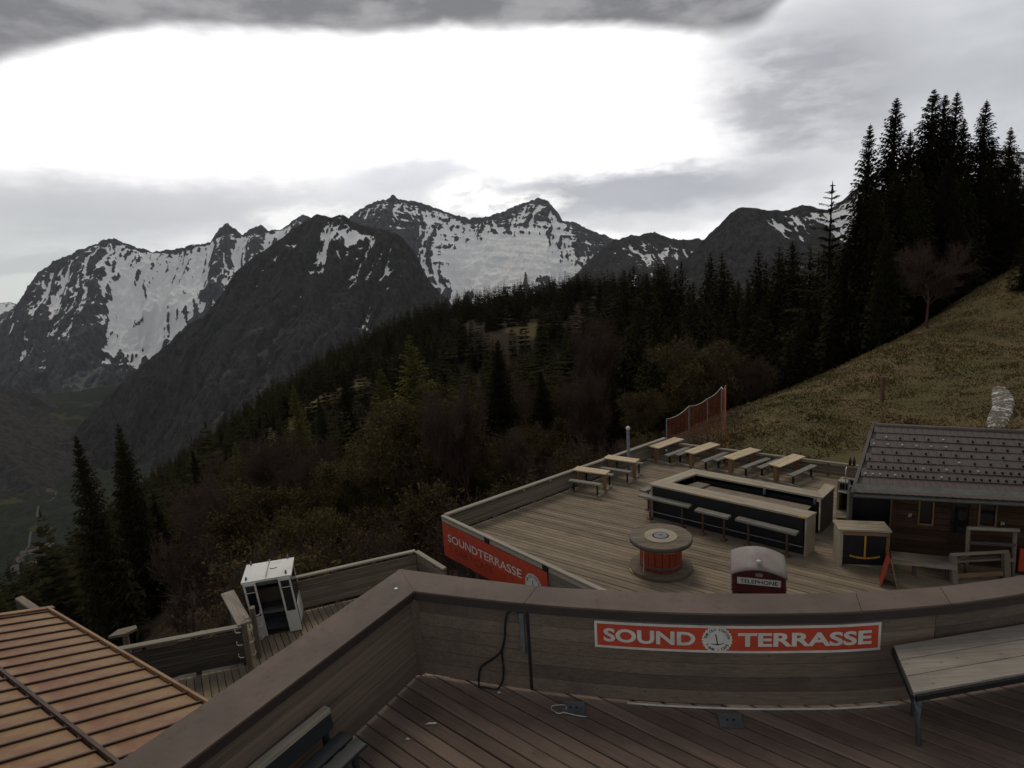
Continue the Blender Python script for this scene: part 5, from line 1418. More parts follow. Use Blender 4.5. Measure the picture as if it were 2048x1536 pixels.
def bar_bench(p0, p1, label, z=.72):
    p0, p1 = flat(p0, TZ), flat(p1, TZ); d = (p1 - p0).normalized(); n = Vector((-d.y, d.x, 0)); n = n if n.y > 0 else -n
    p0, p1 = p0 + n * .06, p1 + n * .06
    t = thing('bar_bench', label, 'bench', (p0 + p1) / 2, 'high benches along the bar')
    board('seat', p0 + ZUP * (z - .03), p1 + ZUP * (z - .03), .24, .06, 'bench_wood', t)
    for f in (.20, .84):
        c = p0.lerp(p1, f); mb = MB(); mb.tube([c + ZUP * .01, c + ZUP * (z - .06)], .028, 10); l = mb.build('leg', 'rust_steel', t)
        mb = MB(); mb.lathe(c, [(.10, .0), (.10, .014), (.05, .03), (.03, .07)], 14); mb.build('foot_plate', 'rust_steel', l)
        mb = MB(); mb.beam(c + ZUP * .30, c + n * .16 + ZUP * .30, .02, .02); mb.build('tie_bar', 'rust_steel', l)
bar_bench(at(1278, 989, TZ + .72), at(1379, 1012, TZ + .72), 'leftmost long high bench in front of the bar')
bar_bench(at(1391, 1018, TZ + .72), at(1457, 1034, TZ + .72), 'short middle high bench in front of the bar')
bar_bench(at(1472, 1036, TZ + .72), at(1593, 1066, TZ + .72), 'long high bench at the right end of the bar front')
pL = at(1287, 979, TZ + .74); bar_bench(pL, pL + (at(1386, 937, TZ + 1.05) - at(1297, 968, TZ + 1.05)).normalized() * 1.3, 'high bench seen end-on at the left end of the bar', .70)

# ------------------------------------------------------------------ cable drum table
def drum():
    c = Vector((3.44, 14.42, TZ)); t = thing('cable_drum', 'big wooden cable drum with red staves used as a table', 'cable drum', c)
    def flange(z0, z1, r, nm, mat):
        n = 11; w = 2 * r / n
        for k in range(n):
            y0, y1 = -r + k * w + .003, -r + (k + 1) * w - .003
            xs = []
            m = 5; pts_b, pts_t = [], []
            for i in range(m): y = y0 + (y1 - y0) * i / (m - 1); pts_b.append((math.sqrt(max(r * r - y * y, 1e-4)), y))
            for i in range(m): y = y1 - (y1 - y0) * i / (m - 1); pts_b.append((-math.sqrt(max(r * r - y * y, 1e-4)), y))
            zz = random.uniform(-.003, .003)
            mb = MB(); q = len(pts_b); mb.add([c + Vector((x, y, z0)) for x, y in pts_b] + [c + Vector((x, y, z1 + zz)) for x, y in pts_b], [list(range(q))[::-1], list(range(q, 2 * q))] + [[i, (i + 1) % q, q + (i + 1) % q, q + i] for i in range(q)])
            mb.build(nm, mat, t)
    flange(.77, .85, .745, 'top_board', 'drum_wood_m'); flange(.01, .085, .765, 'base_board', 'drum_wood_m')
    mb = MB(); mb.lathe(c + ZUP * .854, [(.40, 0), (.40, .008), (.20, .008), (.20, 0)], 40, smooth=False); mb.build('inner_ring', 'bar_wood_m', t)
    mb = MB(); mb.lathe(c + ZUP * .854, [(.17, 0), (.17, .012), (.05, .012), (.05, .002)], 28, smooth=False); mb.build('hub_plate', 'steel_grey', t)
    mb = MB(); mb.lathe(c + ZUP * .81, [(.76, -.06), (.765, .02), (.75, .03)], 48); mb.build('rim_band', 'dark_wood_m', t)
    n = 18
    for k in range(n):
        t0, t1 = 2 * math.pi * (k + .04) / n, 2 * math.pi * (k + .96) / n; r = .50 + random.uniform(0, .008); mb = MB()
        P = lambda tt, rr, z: c + Vector((math.cos(tt) * rr, math.sin(tt) * rr, z)); tm = (t0 + t1) / 2
        mb.add([P(a, rr, z) for z in (.086, .768) for a, rr in ((t0, r), (tm, r + .004), (t1, r), (t1, r - .04), (t0, r - .04))], [[4, 3, 2, 1, 0], [5, 6, 7, 8, 9]] + [[i, (i + 1) % 5, 5 + (i + 1) % 5, 5 + i] for i in range(5)]); mb.build('stave', 'drum_red', t)
    mb = MB(); mb.lathe(c, [(.515, .16), (.522, .165), (.522, .225), (.515, .23)], 40); mb.build('hoop', 'dark_wood_m', t)
    rp = [c + Vector((math.cos(a) * .53, math.sin(a) * .53, .71 - .05 * (1 + math.sin(a + 2.2)))) for a in np.linspace(-4.0, 2.0, 34)]
    rp = [c + Vector((-.50, -.42, .02)), c + Vector((-.52, -.38, .10)), c + Vector((-.50, -.30, .35)), c + Vector((-.47, -.26, .62))] + [p for p in rp if p.y < c.y + .2 or True]
    mb = MB(); mb.tube(rp, .013, 6); mb.build('rope', 'yellow_rope', t)
    mb = MB(); mb.tube([c + Vector((-.80, -.12, .10)), c + Vector((-.76, -.2, .04)), c + Vector((-.72, -.27, .02))], .016, 6); mb.build('rope_end', 'yellow_rope', t)
drum()

# ------------------------------------------------------------------ telephone box
def phone_box():
    c = Vector((4.29, 10.56, TZ - .02)); d = ang(-19.0); n = Vector((d.y, -d.x, 0))           # n faces the camera side
    if n.y > 0: n = -n
    w = .43; DZ = -.13
    t = thing('telephone_box', 'dark red telephone box with bleached domed roof', 'telephone box', c)
    P = lambda a, e, z: c + d * a - n * e + ZUP * (z + (DZ if z > .2 else 0))
    def bx(name, a0, a1, e0, e1, z0, z1, mat, par=t):
        mb = MB(); mb.hexa([P(a0, e0, z0), P(a1, e0, z0), P(a1, e1, z0), P(a0, e1, z0)], [P(a0, e0, z1), P(a1, e0, z1), P(a1, e1, z1), P(a0, e1, z1)]); return mb.build(name, mat, par)
    bx('plinth', -w, w, -w, w, 0, .12, 'black_panel')
    for sa in (-1, 1):
        for se in (-1, 1): bx('corner_post', min(sa * w, sa * (w - .09)), max(sa * w, sa * (w - .09)), min(se * w, se * (w - .09)), max(se * w, se * (w - .09)), .12, 1.86, 'phone_red')
    for k, (ax, s) in enumerate((('a', -1), ('a', 1), ('e', -1), ('e', 1))):
        f = (lambda p, q, r0, r1, z0, z1, m, nm, par=t: bx(nm, p, q, r0, r1, z0, z1, m, par)) if ax == 'e' else (lambda p, q, r0, r1, z0, z1, m, nm, par=t: bx(nm, r0, r1, p, q, z0, z1, m, par))
        r = sorted((s * (w - .05), s * (w - .03))); dr = f(-w + .09, w - .09, r[0], r[1], .14, 1.84, 'window_glass', 'glazing')
        r = sorted((s * (w - .03), s * (w - .008)))
        for i in range(9): f(-w + .09, w - .09, r[0], r[1], .32 + i * .185, .345 + i * .185, 'phone_red', 'glazing_bar', dr)
        for q in (-.20, .20): f(q - .012, q + .012, r[0] + .001, r[1] + .001, .14, 1.84, 'phone_red', 'glazing_bar', dr)
        f(-w + .09, w - .09, r[0], r[1] + 0, .121, .32, 'phone_red', 'kick_panel', dr)
    bx('fascia', -w - .012, w + .012, -w - .012, w + .012, 1.862, 2.14, 'phone_red'); bx('cornice', -w - .03, w + .03, -w - .03, w + .03, 1.845, 1.875, 'phone_red'); 
    bx('drip_moulding', -w - .028, w + .028, -w - .028, w + .028, 1.935, 1.955, 'phone_red')
    # segmental pediments and sail dome
    m = 12; arcz = lambda x: 2.14 + .13 * (1 - (x / w) ** 2)
    for s, axis in ((-1, 'e'), (1, 'e'), (-1, 'a'), (1, 'a')):
        mb = MB(); xs = np.linspace(-w, w, m + 1); f0 = [(x, 2.139) for x in xs] + [(x, arcz(x)) for x in xs[::-1]]
        o0, o1 = s * (w + .012), s * (w - .03)
        pts = [P(x, o0, z) if axis == 'e' else P(o0, x, z) for x, z in f0] + [P(x, o1, z) if axis == 'e' else P(o1, x, z) for x, z in f0]; q = len(f0)
        mb.add(pts, [list(range(q)), list(range(q, 2 * q))[::-1]] + [[(i + 1) % q, i, q + i, q + (i + 1) % q] for i in range(q)]); mb.build('pediment', 'phone_red', t)
    mb = MB(); g = 14; vs, fs = [], []
    for j in range(g + 1):
        for i in range(g + 1):
            x, y = (2 * i / g - 1), (2 * j / g - 1); z = 2.15 + .13 * (1 - x * x) + .13 * (1 - y * y)
            vs.append(P(x * (w + .035), y * (w + .035), z + .012))
    k = len(vs); vs += [v - ZUP * .028 for v in vs]
    for j in range(g):
        for i in range(g): q = [j * (g + 1) + i, j * (g + 1) + i + 1, (j + 1) * (g + 1) + i + 1, (j + 1) * (g + 1) + i]; fs += [q, [k + x for x in q][::-1]]
    rim_ = [i for i in range(g + 1)] + [(j + 1) * (g + 1) - 1 for j in range(1, g + 1)] + [g * (g + 1) + i for i in range(g - 1, -1, -1)] + [j * (g + 1) for j in range(g - 1, 0, -1)]
    fs += [[rim_[(i + 1) % len(rim_)], rim_[i], k + rim_[i], k + rim_[(i + 1) % len(rim_)]] for i in range(len(rim_))]
    mb.add(vs, fs, True); mb.build('domed_roof', 'phone_roof', t)
    face = lambda u, v, off: P(u, -w - .012 - off, v)
    sp = panel_box('sign_panel', face, -.36, .36, 1.985, 2.105, 4, .0, .012, 'sign_white', t)
    V, Fs = fit_text('TELEPHONE', -.31, .31, 2.008, 2.083, .012); sheet('lettering', face, V, Fs, .0155, 'sign_black', sp)
    # embossed crown
    mb = MB(); cz = 2.150
    pts = [(-.055, 0), (.055, 0), (.070, .055), (.045, .040), (.035, .070), (.014, .050), (0, .085), (-.014, .050), (-.035, .070), (-.045, .040), (-.070, .055)]
    q = len(pts); mb.add([face(x, cz + y, .001) for x, y in pts] + [face(x, cz + y, .014) for x, y in pts], [list(range(q, 2 * q)), list(range(q))[::-1]] + [[i, (i + 1) % q, q + (i + 1) % q, q + i] for i in range(q)]); mb.build('crown_emblem', 'phone_roof', t)
    mb = MB(); mb.lathe(P(0, -w + .06, 2.40), [(.05, 0), (.03, .02), (.0, .035)], 10); mb.build('roof_spot', 'sign_white', t)
phone_box()
# ------------------------------------------------------------------ the hut
def hut():
    E0, E1, R0_, R1_ = at(1712, 985, -1.3), at(2048, 1003, -1.3), at(1752, 852, -.3), at(2048, 866, -.3)
    ue = (E1 - E0); ext = 1.45
    def P(u, v, off=0.0):
        a, e = E0 + (E1 - E0) * u, R0_ + (R1_ - R0_) * u; p = a.lerp(e, v); return p + nrm * off
    nrm = Vector((0, 0, 1)); nrm = ue.cross(R0_ - E0).normalized(); nrm = nrm if nrm.z > 0 else -nrm
    W0 = at(1787, 1112, TZ); wd = ang(-24.0); wn = Vector((wd.y, -wd.x, 0)); wn = wn if wn.y < 0 else -wn     # wn: out of the front wall
    t = thing('timber_hut', 'dark brown timber hut with grey tiled roof at the right edge', 'hut', W0)
    # --- roof
    mb = MB(); mb.hexa([P(-.01, 0, -.10), P(ext, 0, -.10), P(ext, 1, -.10), P(-.01, 1, -.10)], [P(-.01, 0, -.012), P(ext, 0, -.012), P(ext, 1, -.012), P(-.01, 1, -.012)])
    rf = mb.build('roof', 'dark_wood_m', t)
    cols, rows = 30, 9
    tile = bpy.data.meshes.new('tile')
    prof = [(.0, -.10, .03), (.0, -.10, .048), (.0, 1.0, .022), (.0, 1.0, .0)]
    vs = [(x, y, z) for x in (.02, .98) for _, y, z in prof] + [(.5, -.10, .052), (.5, 1.0, .027)]
    tile.from_pydata(vs, [], [[0, 1, 2, 3], [7, 6, 5, 4], [0, 4, 5, 8, 1], [1, 8, 9, 2], [8, 5, 6, 9], [2, 9, 6, 7, 3], [3, 7, 4, 0]]); tile.materials.append(MAT['tile']); tile.update()
    guard = bpy.data.meshes.new('snow_guard'); gb = [(-.018, -.03, 0), (.018, -.03, 0), (.018, .03, 0), (-.018, .03, 0), (-.018, -.03, .05), (.018, -.03, .05), (.018, .0, .05), (-.018, .0, .05)]
    guard.from_pydata(gb, [], [[3, 2, 1, 0], [4, 5, 6, 7], [0, 1, 5, 4], [1, 2, 6, 5], [2, 3, 7, 6], [3, 0, 4, 7]])
    guards = {}
    for nm in ('bright_metal', 'black_rubber'): g2 = guard.copy(); g2.materials.append(MAT[nm]); guards[nm] = g2
    glinting = {(7, 1), (6, 0), (6, 2), (6, 4), (6, 6), (6, 8), (6, 10), (7, 9), (4, 12), (2, 0), (2, 1), (2, 2), (2, 4), (3, 14), (2, 10), (3, 7), (3, 10)}  # guards given pale metal to paint in their glints; the rest stay black
    for r in range(rows):
        sh = 0 if r % 2 == 0 else .5
        for c in range(cols):
            u0, u1 = (c + sh) / cols * ext, (c + 1 + sh) / cols * ext
            if u1 > ext: u1 = ext
            o, ex, ey = P(u0, r / rows), P(u1, r / rows) - P(u0, r / rows), P(u0, (r + 1) / rows) - P(u0, r / rows)
            M = Matrix(((ex.x, ey.x, nrm.x, o.x), (ex.y, ey.y, nrm.y, o.y), (ex.z, ey.z, nrm.z, o.z), (0, 0, 0, 1)))
            link(bpy.data.objects.new('tile', tile), rf, M)
            if (r in (2, 3)) or (r in (5, 7) and c % 2 == 1) or (r == 6 and c % 2 == 0) or (r == 4 and c % 2 == 0):
                x = ex.normalized(); y = nrm.cross(x); q = P((u0 + u1) / 2, (r + .1) / rows, .055)
                M = Matrix(((x.x, y.x, nrm.x, q.x), (x.y, y.y, nrm.y, q.y), (x.z, y.z, nrm.z, q.z), (0, 0, 0, 1)))
                link(bpy.data.objects.new('snow_guard', guards['bright_metal' if (r, c) in glinting else 'black_rubber']), rf, M)
    mb = MB(); mb.hexa([P(-.035, -.02, -.16), P(-.012, -.02, -.16), P(-.012, 1.02, -.16), P(-.035, 1.02, -.16)], [P(-.035, -.02, .05), P(-.012, -.02, .05), P(-.012, 1.02, .05), P(-.035, 1.02, .05)]); mb.build('verge_board', 'dark_wood_m', rf)
    mb = MB(); mb.tube([P(0, 1.0, .02), P(ext, 1.0, .02)], .06, 10); mb.build('ridge_tile', 'tile', rf)
    # eaves flashing and half-round gutter
    ed = (E1 - E0).normalized(); out = Vector((ed.y, -ed.x, 0)); out = out if out.y < 0 else -out
    mb = MB(); a, e = P(-.02, 0, .03), P(ext, 0, .03); mb.hexa([a - ZUP * .02, e - ZUP * .02, e + (P(0, .08) - P(0, 0)) - ZUP * .02, a + (P(0, .08) - P(0, 0)) - ZUP * .02], [a + ZUP * .0, e + ZUP * .0, e + (P(0, .08) - P(0, 0)) + ZUP * .045, a + (P(0, .08) - P(0, 0)) + ZUP * .045]); mb.build('eaves_flashing', 'gutter_metal', rf)
    mb = MB(); gpts = []
    for s_, base in ((0, P(-.02, 0, 0)), (1, P(ext, 0, 0))):
        for k in range(9):
            th = math.pi * k / 8; gpts.append(base + out * (.07 - .07 * math.cos(th)) - ZUP * (.02 + .07 * math.sin(th)))
    mb.add(gpts + [p + ZUP * .004 + out * .002 for p in gpts], [[i, i + 1, 9 + i + 1, 9 + i] for i in range(8)] + [[18 + 9 + i, 18 + 9 + i + 1, 18 + i + 1, 18 + i] for i in range(8)] + [[0, 9, 27, 18], [8, 26, 35, 17]], True); mb.build('gutter', 'gutter_metal', rf)
    # --- front wall of boards, with openings
    HT = 2.02; WL = 4.2
    Q = lambda a, z, o=0.0: W0 + wd * a + wn * o + ZUP * z
    def aw(px, py):
        d = Vector(ray(px, py)); c = Vector(CAM); k = (W0 - c).dot(wn) / d.dot(wn); q = c + d * k - W0; return q.dot(wd), q.z
    win1 = (*aw(1838, 1046), *aw(1866, 1004)); win2 = (*aw(1958, 1050), *aw(1992, 1012)); door_a0, door_a1 = aw(1897, 1060)[0], aw(1936, 1060)[0]
    wx0, wx1, wz0, wz1 = win1[0], win1[2], win1[1], HT - .18
    vx0, vx1, vz0, vz1 = win2[0], win2[2], win2[1], HT - .18
    holes = [(wx0, wx1, wz0, wz1), (vx0, vx1, vz0, vz1), (door_a0, door_a1, .55, HT - .12)]
    nrow = 13; h = HT / nrow
    for r in range(nrow):
        z0, z1 = r * h + .003, (r + 1) * h - .003; zc = (z0 + z1) / 2; spans = [(0.0, WL)]
        for x0, x1, y0, y1 in holes:
            if y0 - h * .4 < zc < y1 + h * .4:
                spans = [s for a, e in spans for s in ((a, min(e, x0)), (max(a, x1), e)) if s[1] - s[0] > .03]
        for a, e in spans: board('board', Q(a, zc, -.02 + random.uniform(-.004, .004)), Q(e, zc, -.02), z1 - z0, .045, 'hut_wood', t, up=wn)
    def wbox(name, a0, a1, z0, z1, o0, o1, mat, par=t):
        mb = MB(); mb.hexa([Q(a0, z0, o1), Q(a1, z0, o1), Q(a1, z0, o0), Q(a0, z0, o0)], [Q(a0, z1, o1), Q(a1, z1, o1), Q(a1, z1, o0), Q(a0, z1, o0)]); return mb.build(name, mat, par)
    def window(x0, x1, z0, z1, mat):
        f = 0.035; fr = wbox('window', x0, x1, z0, z1, -.045, -.035, 'window_glass')
        for a0, a1, b0, b1 in ((x0 - f, x0, z0 - f, z1 + f), (x1, x1 + f, z0 - f, z1 + f), (x0, x1, z0 - f, z0), (x0, x1, z1, z1 + f)): wbox('window_frame', a0 + .001, a1 - .001, b0, b1, -.04, .025, mat, fr)
    window(wx0, wx1, wz0, wz1, 'frame_wood_m'); window(vx0, vx1, vz0, vz1, 'frame_wood_m')
    dr = wbox('door', door_a0 + .01, door_a1 - .01, .0, HT - .13, -.07, -.052, 'hut_wood_m')
    wbox('door_glass', door_a0 + .05, door_a1 - .05, .75, HT - .22, -.051, -.046, 'window_glass', dr)
    wbox('backing', .05, WL, 0.0, HT, -.12, -.09, 'black_panel')
    wbox('corner_post', -.09, -.001, 0, HT, -.06, .03, 'hut_wood_m')
    # number plates on the wall
    for px, py, txt in ((1820, 1030, '27'), (2005, 1046, '26')):
        a, z = aw(px, py); face = lambda u, v, off, a=a, z=z: Q(a + u, z + v, .012 + off)
        pl = panel_box('number_plate', face, -.05, .05, -.05, .05, 1, -.008, 0, 'sign_black', t); V, Fs = fit_text(txt, -.04, .04, -.04, .04, .02); sheet('number', face, V, Fs, .003, 'sign_white', pl)
    # side wall running back under the roof and the dark open bay on the left
    back = -wn
    mb = MB(); p, e = Q(0, HT / 2, -.1), Q(0, HT / 2, -.1) + back * 1.9; mb.beam(p, e, .05, HT); mb.build('side_wall', 'hut_wood_m', t)
    b0 = Q(-.05, 0, -.55); b1 = b0 - wd * .95
    mb = MB(); mb.beam(b0 + ZUP * .85, b1 + ZUP * .85, .04, 1.7); mb.build('bay_back', 'black_panel', t)  # bay walls coloured black for the shade of the open recess
    mb = MB(); mb.beam(b1 + ZUP * .85, b1 + wn * .5 + ZUP * .85, .04, 1.7); mb.build('bay_side', 'black_panel', t)
    mb = MB(); p = b1 + wn * .5; mb.box(p + ZUP * .86, (.09, .09, 1.72)); mb.build('bay_post', 'dark_wood_m', t)
    mb = MB(); p = Q(-.06, 1.62, .06); mb.lathe(p, [(.03, -.07), (.045, -.05), (.045, .03), (.02, .06)], 10); mb.build('wall_lamp', 'sign_white', t)
    return W0, wd, wn, Q
W0, wd, wn, HQ = hut()

# bench under the hut window
def hut_bench():
    a0, a1 = at(1786, 1118, TZ + .45), at(1915, 1131, TZ + .45); d = (a1 - a0).normalized(); n = Vector((-d.y, d.x, 0)); n = n if n.y > 0 else -n
    t = thing('wall_bench', 'long grey bench under the hut window', 'bench', flat((a0 + a1) / 2, TZ))
    for k in range(3): board('seat_plank', a0 + n * (.07 + k * .145) - ZUP * .02, a1 + n * (.07 + k * .145) - ZUP * .02, .138, .04, 'grey_wood', t)
    board('front_board', a0 + n * .012 - ZUP * .08, a1 + n * .012 - ZUP * .08, .08, .024, 'rail_wood', t, up=n)
    for f in (.06, .38, .9):
        p = a0.lerp(a1, f) + n * .2; mb = MB(); mb.add([flat(p, TZ) + d * x + n * y + ZUP * z for y in (-.03, .03) for x, z in ((-.04, 0), (.04, 0), (.04, .28), (.10, .40), (-.10, .40), (-.04, .28))],
            [[5, 4, 3, 2, 1, 0], [6, 7, 8, 9, 10, 11]] + [[i, (i + 1) % 6, 6 + (i + 1) % 6, 6 + i] for i in range(6)]); mb.build('leg', 'dark_wood_m', t)
hut_bench()
# serving counter with the yellow tow-bar mark
def serving_counter():
    P0, P1 = at(1677, 1131, TZ), at(1777, 1136, TZ); d = (P1 - P0).normalized(); n = Vector((-d.y, d.x, 0)); n = n if n.y > 0 else -n; L = (P1 - P0).length; H = .95
    t = thing('serving_counter', 'boxy timber counter with black front and yellow tow-bar mark beside the hut', 'counter', (P0 + P1) / 2)
    for k in range(3): board('top_board', P0 - d * .03 + n * (.09 + k * .19) + ZUP * (H - .03), P1 + d * .03 + n * (.09 + k * .19) + ZUP * (H - .03), .184, .05, 'bar_wood', t)
    for p, mt in ((P0, 'bar_wood_m'), (P1, 'frame_wood_m')):
        mb = MB(); s = d * .04 * (1 if p is P0 else -1); mb.beam(p + s + n * .0 + ZUP * (H - .06) / 2, p + s + n * .55 + ZUP * (H - .06) / 2, .075, H - .06); mb.build('side_panel', mt, t)
    mb = MB(); mb.beam(P0 + d * .08 - n * .004 + ZUP * (H - .10), P1 - d * .08 - n * .004 + ZUP * (H - .10), .05, .075); mb.build('top_rail', 'frame_wood_m', t)
    fp = MB(); fp.beam(P0 + d * .08 + n * .04 + ZUP * .44, P1 - d * .08 + n * .04 + ZUP * .44, .03, .80); fp = fp.build('front_panel', 'black_panel', t)
    face = lambda u, v, off: P0 + d * u + n * (.024 - off) + ZUP * v
    c = L * .52; V, Fs = [], []
    def poly(pts): k = len(V); V.extend(pts); Fs.append(list(range(k, k + len(pts))))
    poly([(c - .018, .24), (c + .018, .24), (c + .018, .80), (c - .018, .80)])
    for i in range(8):
        t0, t1 = -1 + i / 4, -1 + (i + 1) / 4; f = lambda q: (c + q * .33, .215 + .055 * q * q)
        (ax, ay), (ex, ey) = f(t0), f(t1); poly([(ax, ay - .02), (ex, ey - .02), (ex, ey + .02), (ax, ay + .02)])
    m = MB(); m.add([face(u, v, .0) for u, v in V] + [face(u, v, .014) for u, v in V], [[len(V) + q for q in f] for f in Fs] + [f[::-1] for f in Fs] + [[f[i], f[(i + 1) % 4], len(V) + f[(i + 1) % 4], len(V) + f[i]] for f in Fs for i in range(4)]); m.build('tow_bar_mark', 'yellow_paint', fp)
serving_counter()
# back counter with wash stand between bar and hut
def wash_counter():
    P0, P1 = at(1675, 962, TZ + 1.0), at(1719, 970, TZ + 1.0); P0, P1 = flat(P0, TZ), flat(P1, TZ); d = (P1 - P0).normalized(); n = Vector((-d.y, d.x, 0)); n = n if n.y > 0 else -n; L = (P1 - P0).length; H = .98
    t = thing('wash_counter', 'small pale-topped wash counter with tap between the bar and the hut roof', 'counter', (P0 + P1) / 2)
    for k in range(2): board('top_board', P0 + n * (.10 + k * .21) + ZUP * H, P1 + n * (.10 + k * .21) + ZUP * H, .2, .05, 'pale_wood', t)
    for p, s in ((P0, .03), (P1, -.03)):
        mb = MB(); mb.beam(p + d * s + ZUP * (H / 2 - .02), p + d * s + n * .42 + ZUP * (H / 2 - .02), .06, H - .05); mb.build('side_panel', 'bar_wood_m', t)
    mb = MB(); mb.beam(P0 + n * .3 + d * .06 + ZUP * .52, P1 + n * .3 - d * .06 + ZUP * .52, .03, 1.0); mb.build('back_panel', 'black_panel', t)
    mb = MB(); mb.beam(P0 + d * .05 + n * .02 + ZUP * .72, P1 - d * .1 + n * .02 + ZUP * .72, .22, .03); mb.build('tray', 'sign_white', t)
    mb = MB(); c = P0 + d * .22 - n * .04 + ZUP * .80; mb.tube([c, c + ZUP * .62, c + ZUP * .66 + n * .06], .014, 6); mb.build('tap', 'bright_metal', t)
wash_counter()
t = thing('low_step', 'low grey board step in front of the dark bay of the hut', 'step', at(1730, 1040, TZ))
p0, p1 = at(1674, 1036, TZ + .12), at(1782, 1046, TZ + .12); dd = (p1 - p0).normalized(); nn = Vector((-dd.y, dd.x, 0)); nn = nn if nn.y > 0 else -nn
for k in range(4): board('plank', p0 + nn * (.08 + .16 * k), p1 + nn * (.08 + .16 * k), .15, .04, 'grey_wood', t)
board('riser', p0 + nn * .012 - ZUP * .07, p1 + nn * .012 - ZUP * .07, .10, .024, 'pale_wood', t, up=nn)
# timber rack at the right
def rack():
    def pole(mb, a, e, r=.035): mb.tube([a, e], r, 8)
    F0, F1 = at(1908, 1166, TZ), at(2013, 1160, TZ); d = (F1 - F0).normalized(); n = Vector((-d.y, d.x, 0)); n = n if n.y > 0 else -n; L = (F1 - F0).length
    B0, B1 = flat(at(1940, 1056, TZ + 1.15), TZ), flat(at(2034, 1061, TZ + 1.15), TZ)
    t = thing('timber_rack', 'tall open rack of round grey timber in front of the hut', 'rack', (F0 + F1) / 2)
    for a in (F0, F1):
        mb = MB(); mb.beam(a, a + ZUP * .62 + n * .10, .13, .10, up=n); mb.build('front_post', 'grey_wood_m', t)
        b_ = B0 if a is F0 else B1; mb = MB(); pole(mb, b_ + ZUP * .0, b_ + ZUP * 1.15 + n * .05, .045); mb.build('back_post', 'grey_wood_m', t)
        mb = MB(); mb.beam(a + n * .1 + ZUP * .45, b_ + ZUP * .45, .06, .08); mb.build('side_rail', 'grey_wood_m', t)
    for a, e, z, r, nm in ((F0 + n * .1, F1 + n * .1, .64, .042, 'front_rail'), (B0, B1, 1.15, .045, 'top_rail')):
        mb = MB(); pole(mb, a + ZUP * z - d * .05, e + ZUP * z + d * .05, r); mb.build(nm, 'rail_wood_m', t)
    board('seat_board', F0 + n * .20 + ZUP * .44, F1 + n * .20 + ZUP * .44, .16, .04, 'grey_wood', t); board('back_slat', B0 + ZUP * .80, B1 + ZUP * .80, .07, .04, 'dark_wood', t, up=n); board('low_board', F0 + n * .02 + ZUP * .16, F1 - d * .08 + n * .02 + ZUP * .16, .10, .03, 'frame_wood', t, up=n)
rack()
# hinged board sign seen almost edge-on
p = at(1778, 1176, TZ); t = thing('folding_sign', 'dark red folding board sign standing edge-on near the parapet', 'sign', p); dd = ang(62); sd_ = Vector((dd.y, -dd.x, 0))
for s in (-1, 1):
    mb = MB(); a = p + sd_ * .16 * s; top = p + ZUP * .72
    q = [a, a + dd * .5, top + dd * .5, top]; o = sd_ * .012 * s
    mb.add([x - o for x in q] + [x + o for x in q], [[3, 2, 1, 0], [4, 5, 6, 7]] + [[i, (i + 1) % 4, 4 + (i + 1) % 4, 4 + i] for i in range(4)]); mb.build('leaf', 'drum_red' if s < 0 else 'frame_wood_m', t)
p = at(2046, 1150, TZ); t = thing('red_panel', 'upright red panel at the right edge beside the timber rack', 'panel', p)
mb = MB(); mb.box(p + Vector((.12, .05, .30)), (.34, .05, .60), x=ang(-20)); mb.build('panel', 'sign_red', t); mb = MB(); mb.box(p + Vector((.12, .07, .03)), (.42, .2, .05), x=ang(-20)); mb.build('foot', 'black_rubber', t)

# ------------------------------------------------------------------ things beyond the terrace
def net():
    poles = [(1333, 838, 880, 26.5), (1378, 812, 874, 26.8), (1415, 797, 872, 27.0), (1443, 774, 872, 27.2), (1451, 771, 876, 26.0)]
    t = thing('safety_net', 'orange safety net on grey poles at the foot of the grass slope', 'net', flat(dep(1400, 870, 26.8), float(ground(*dep(1400, 870, 26.8)[:2]))))
    tops, bots = [], []
    for i, (px, y0, y1, d) in enumerate(poles):
        a, e = dep(px, y0, d), dep(px, y1, d); g_ = min(float(ground(a.x, a.y)), e.z - .1); bt_ = Vector((a.x, a.y, g_ - .2)); tops.append(a); bots.append(Vector((a.x, a.y, e.z)))
        mb = MB(); mb.tube([bt_, a], .022 if i < 4 else .03, 8); mb.build('pole', 'steel_grey' if i < 4 else 'net_orange', t)
    def sag(a, e, f, s): p = a.lerp(e, f); return p - ZUP * s * 4 * f * (1 - f)
    for k in range(4):
        a, e, c, d_ = tops[k], tops[k + 1], bots[k], bots[k + 1]; s = .10 * (e - a).length
        top = [sag(a, e, f, s) for f in np.linspace(0, 1, 9)]; bot = [sag(c, d_, f, s * .4) for f in np.linspace(0, 1, 9)]
        mb = MB(); mb.tube(top, .014, 5); mb.build('head_rope', 'sign_white', t)
        mb = MB(); L = (e - a).length; nv = max(6, int(L / .07)); Hh = (a - c).length; nh = max(8, int(Hh / .07))
        pt = lambda f, g_: sag(a, e, f, s).lerp(sag(c, d_, f, s * .4), g_)
        for i in range(nv + 1):
            for j in range(nh):
                if i < nv: x0, x1 = pt(i / nv, j / nh), pt((i + 1) / nv, j / nh); mb.add([x0 - ZUP * .007, x1 - ZUP * .007, x1 + ZUP * .007, x0 + ZUP * .007], [[0, 1, 2, 3]])
                y0, y1 = pt(i / nv, j / nh), pt(i / nv, (j + 1) / nh); hx = (e - a).normalized() * .007; mb.add([y0 - hx, y0 + hx, y1 + hx, y1 - hx], [[0, 1, 2, 3]])
        tag(mb.build('netting', 'net_orange', t), kind='stuff')
net()
p = dep(1256, 905, 22.5); g_ = float(ground(p.x, p.y)); q = dep(1256, 860, 22.5)
t = thing('lamp_post', 'thin grey post with small round lamp outside the long railing', 'post', Vector((p.x, p.y, g_)))
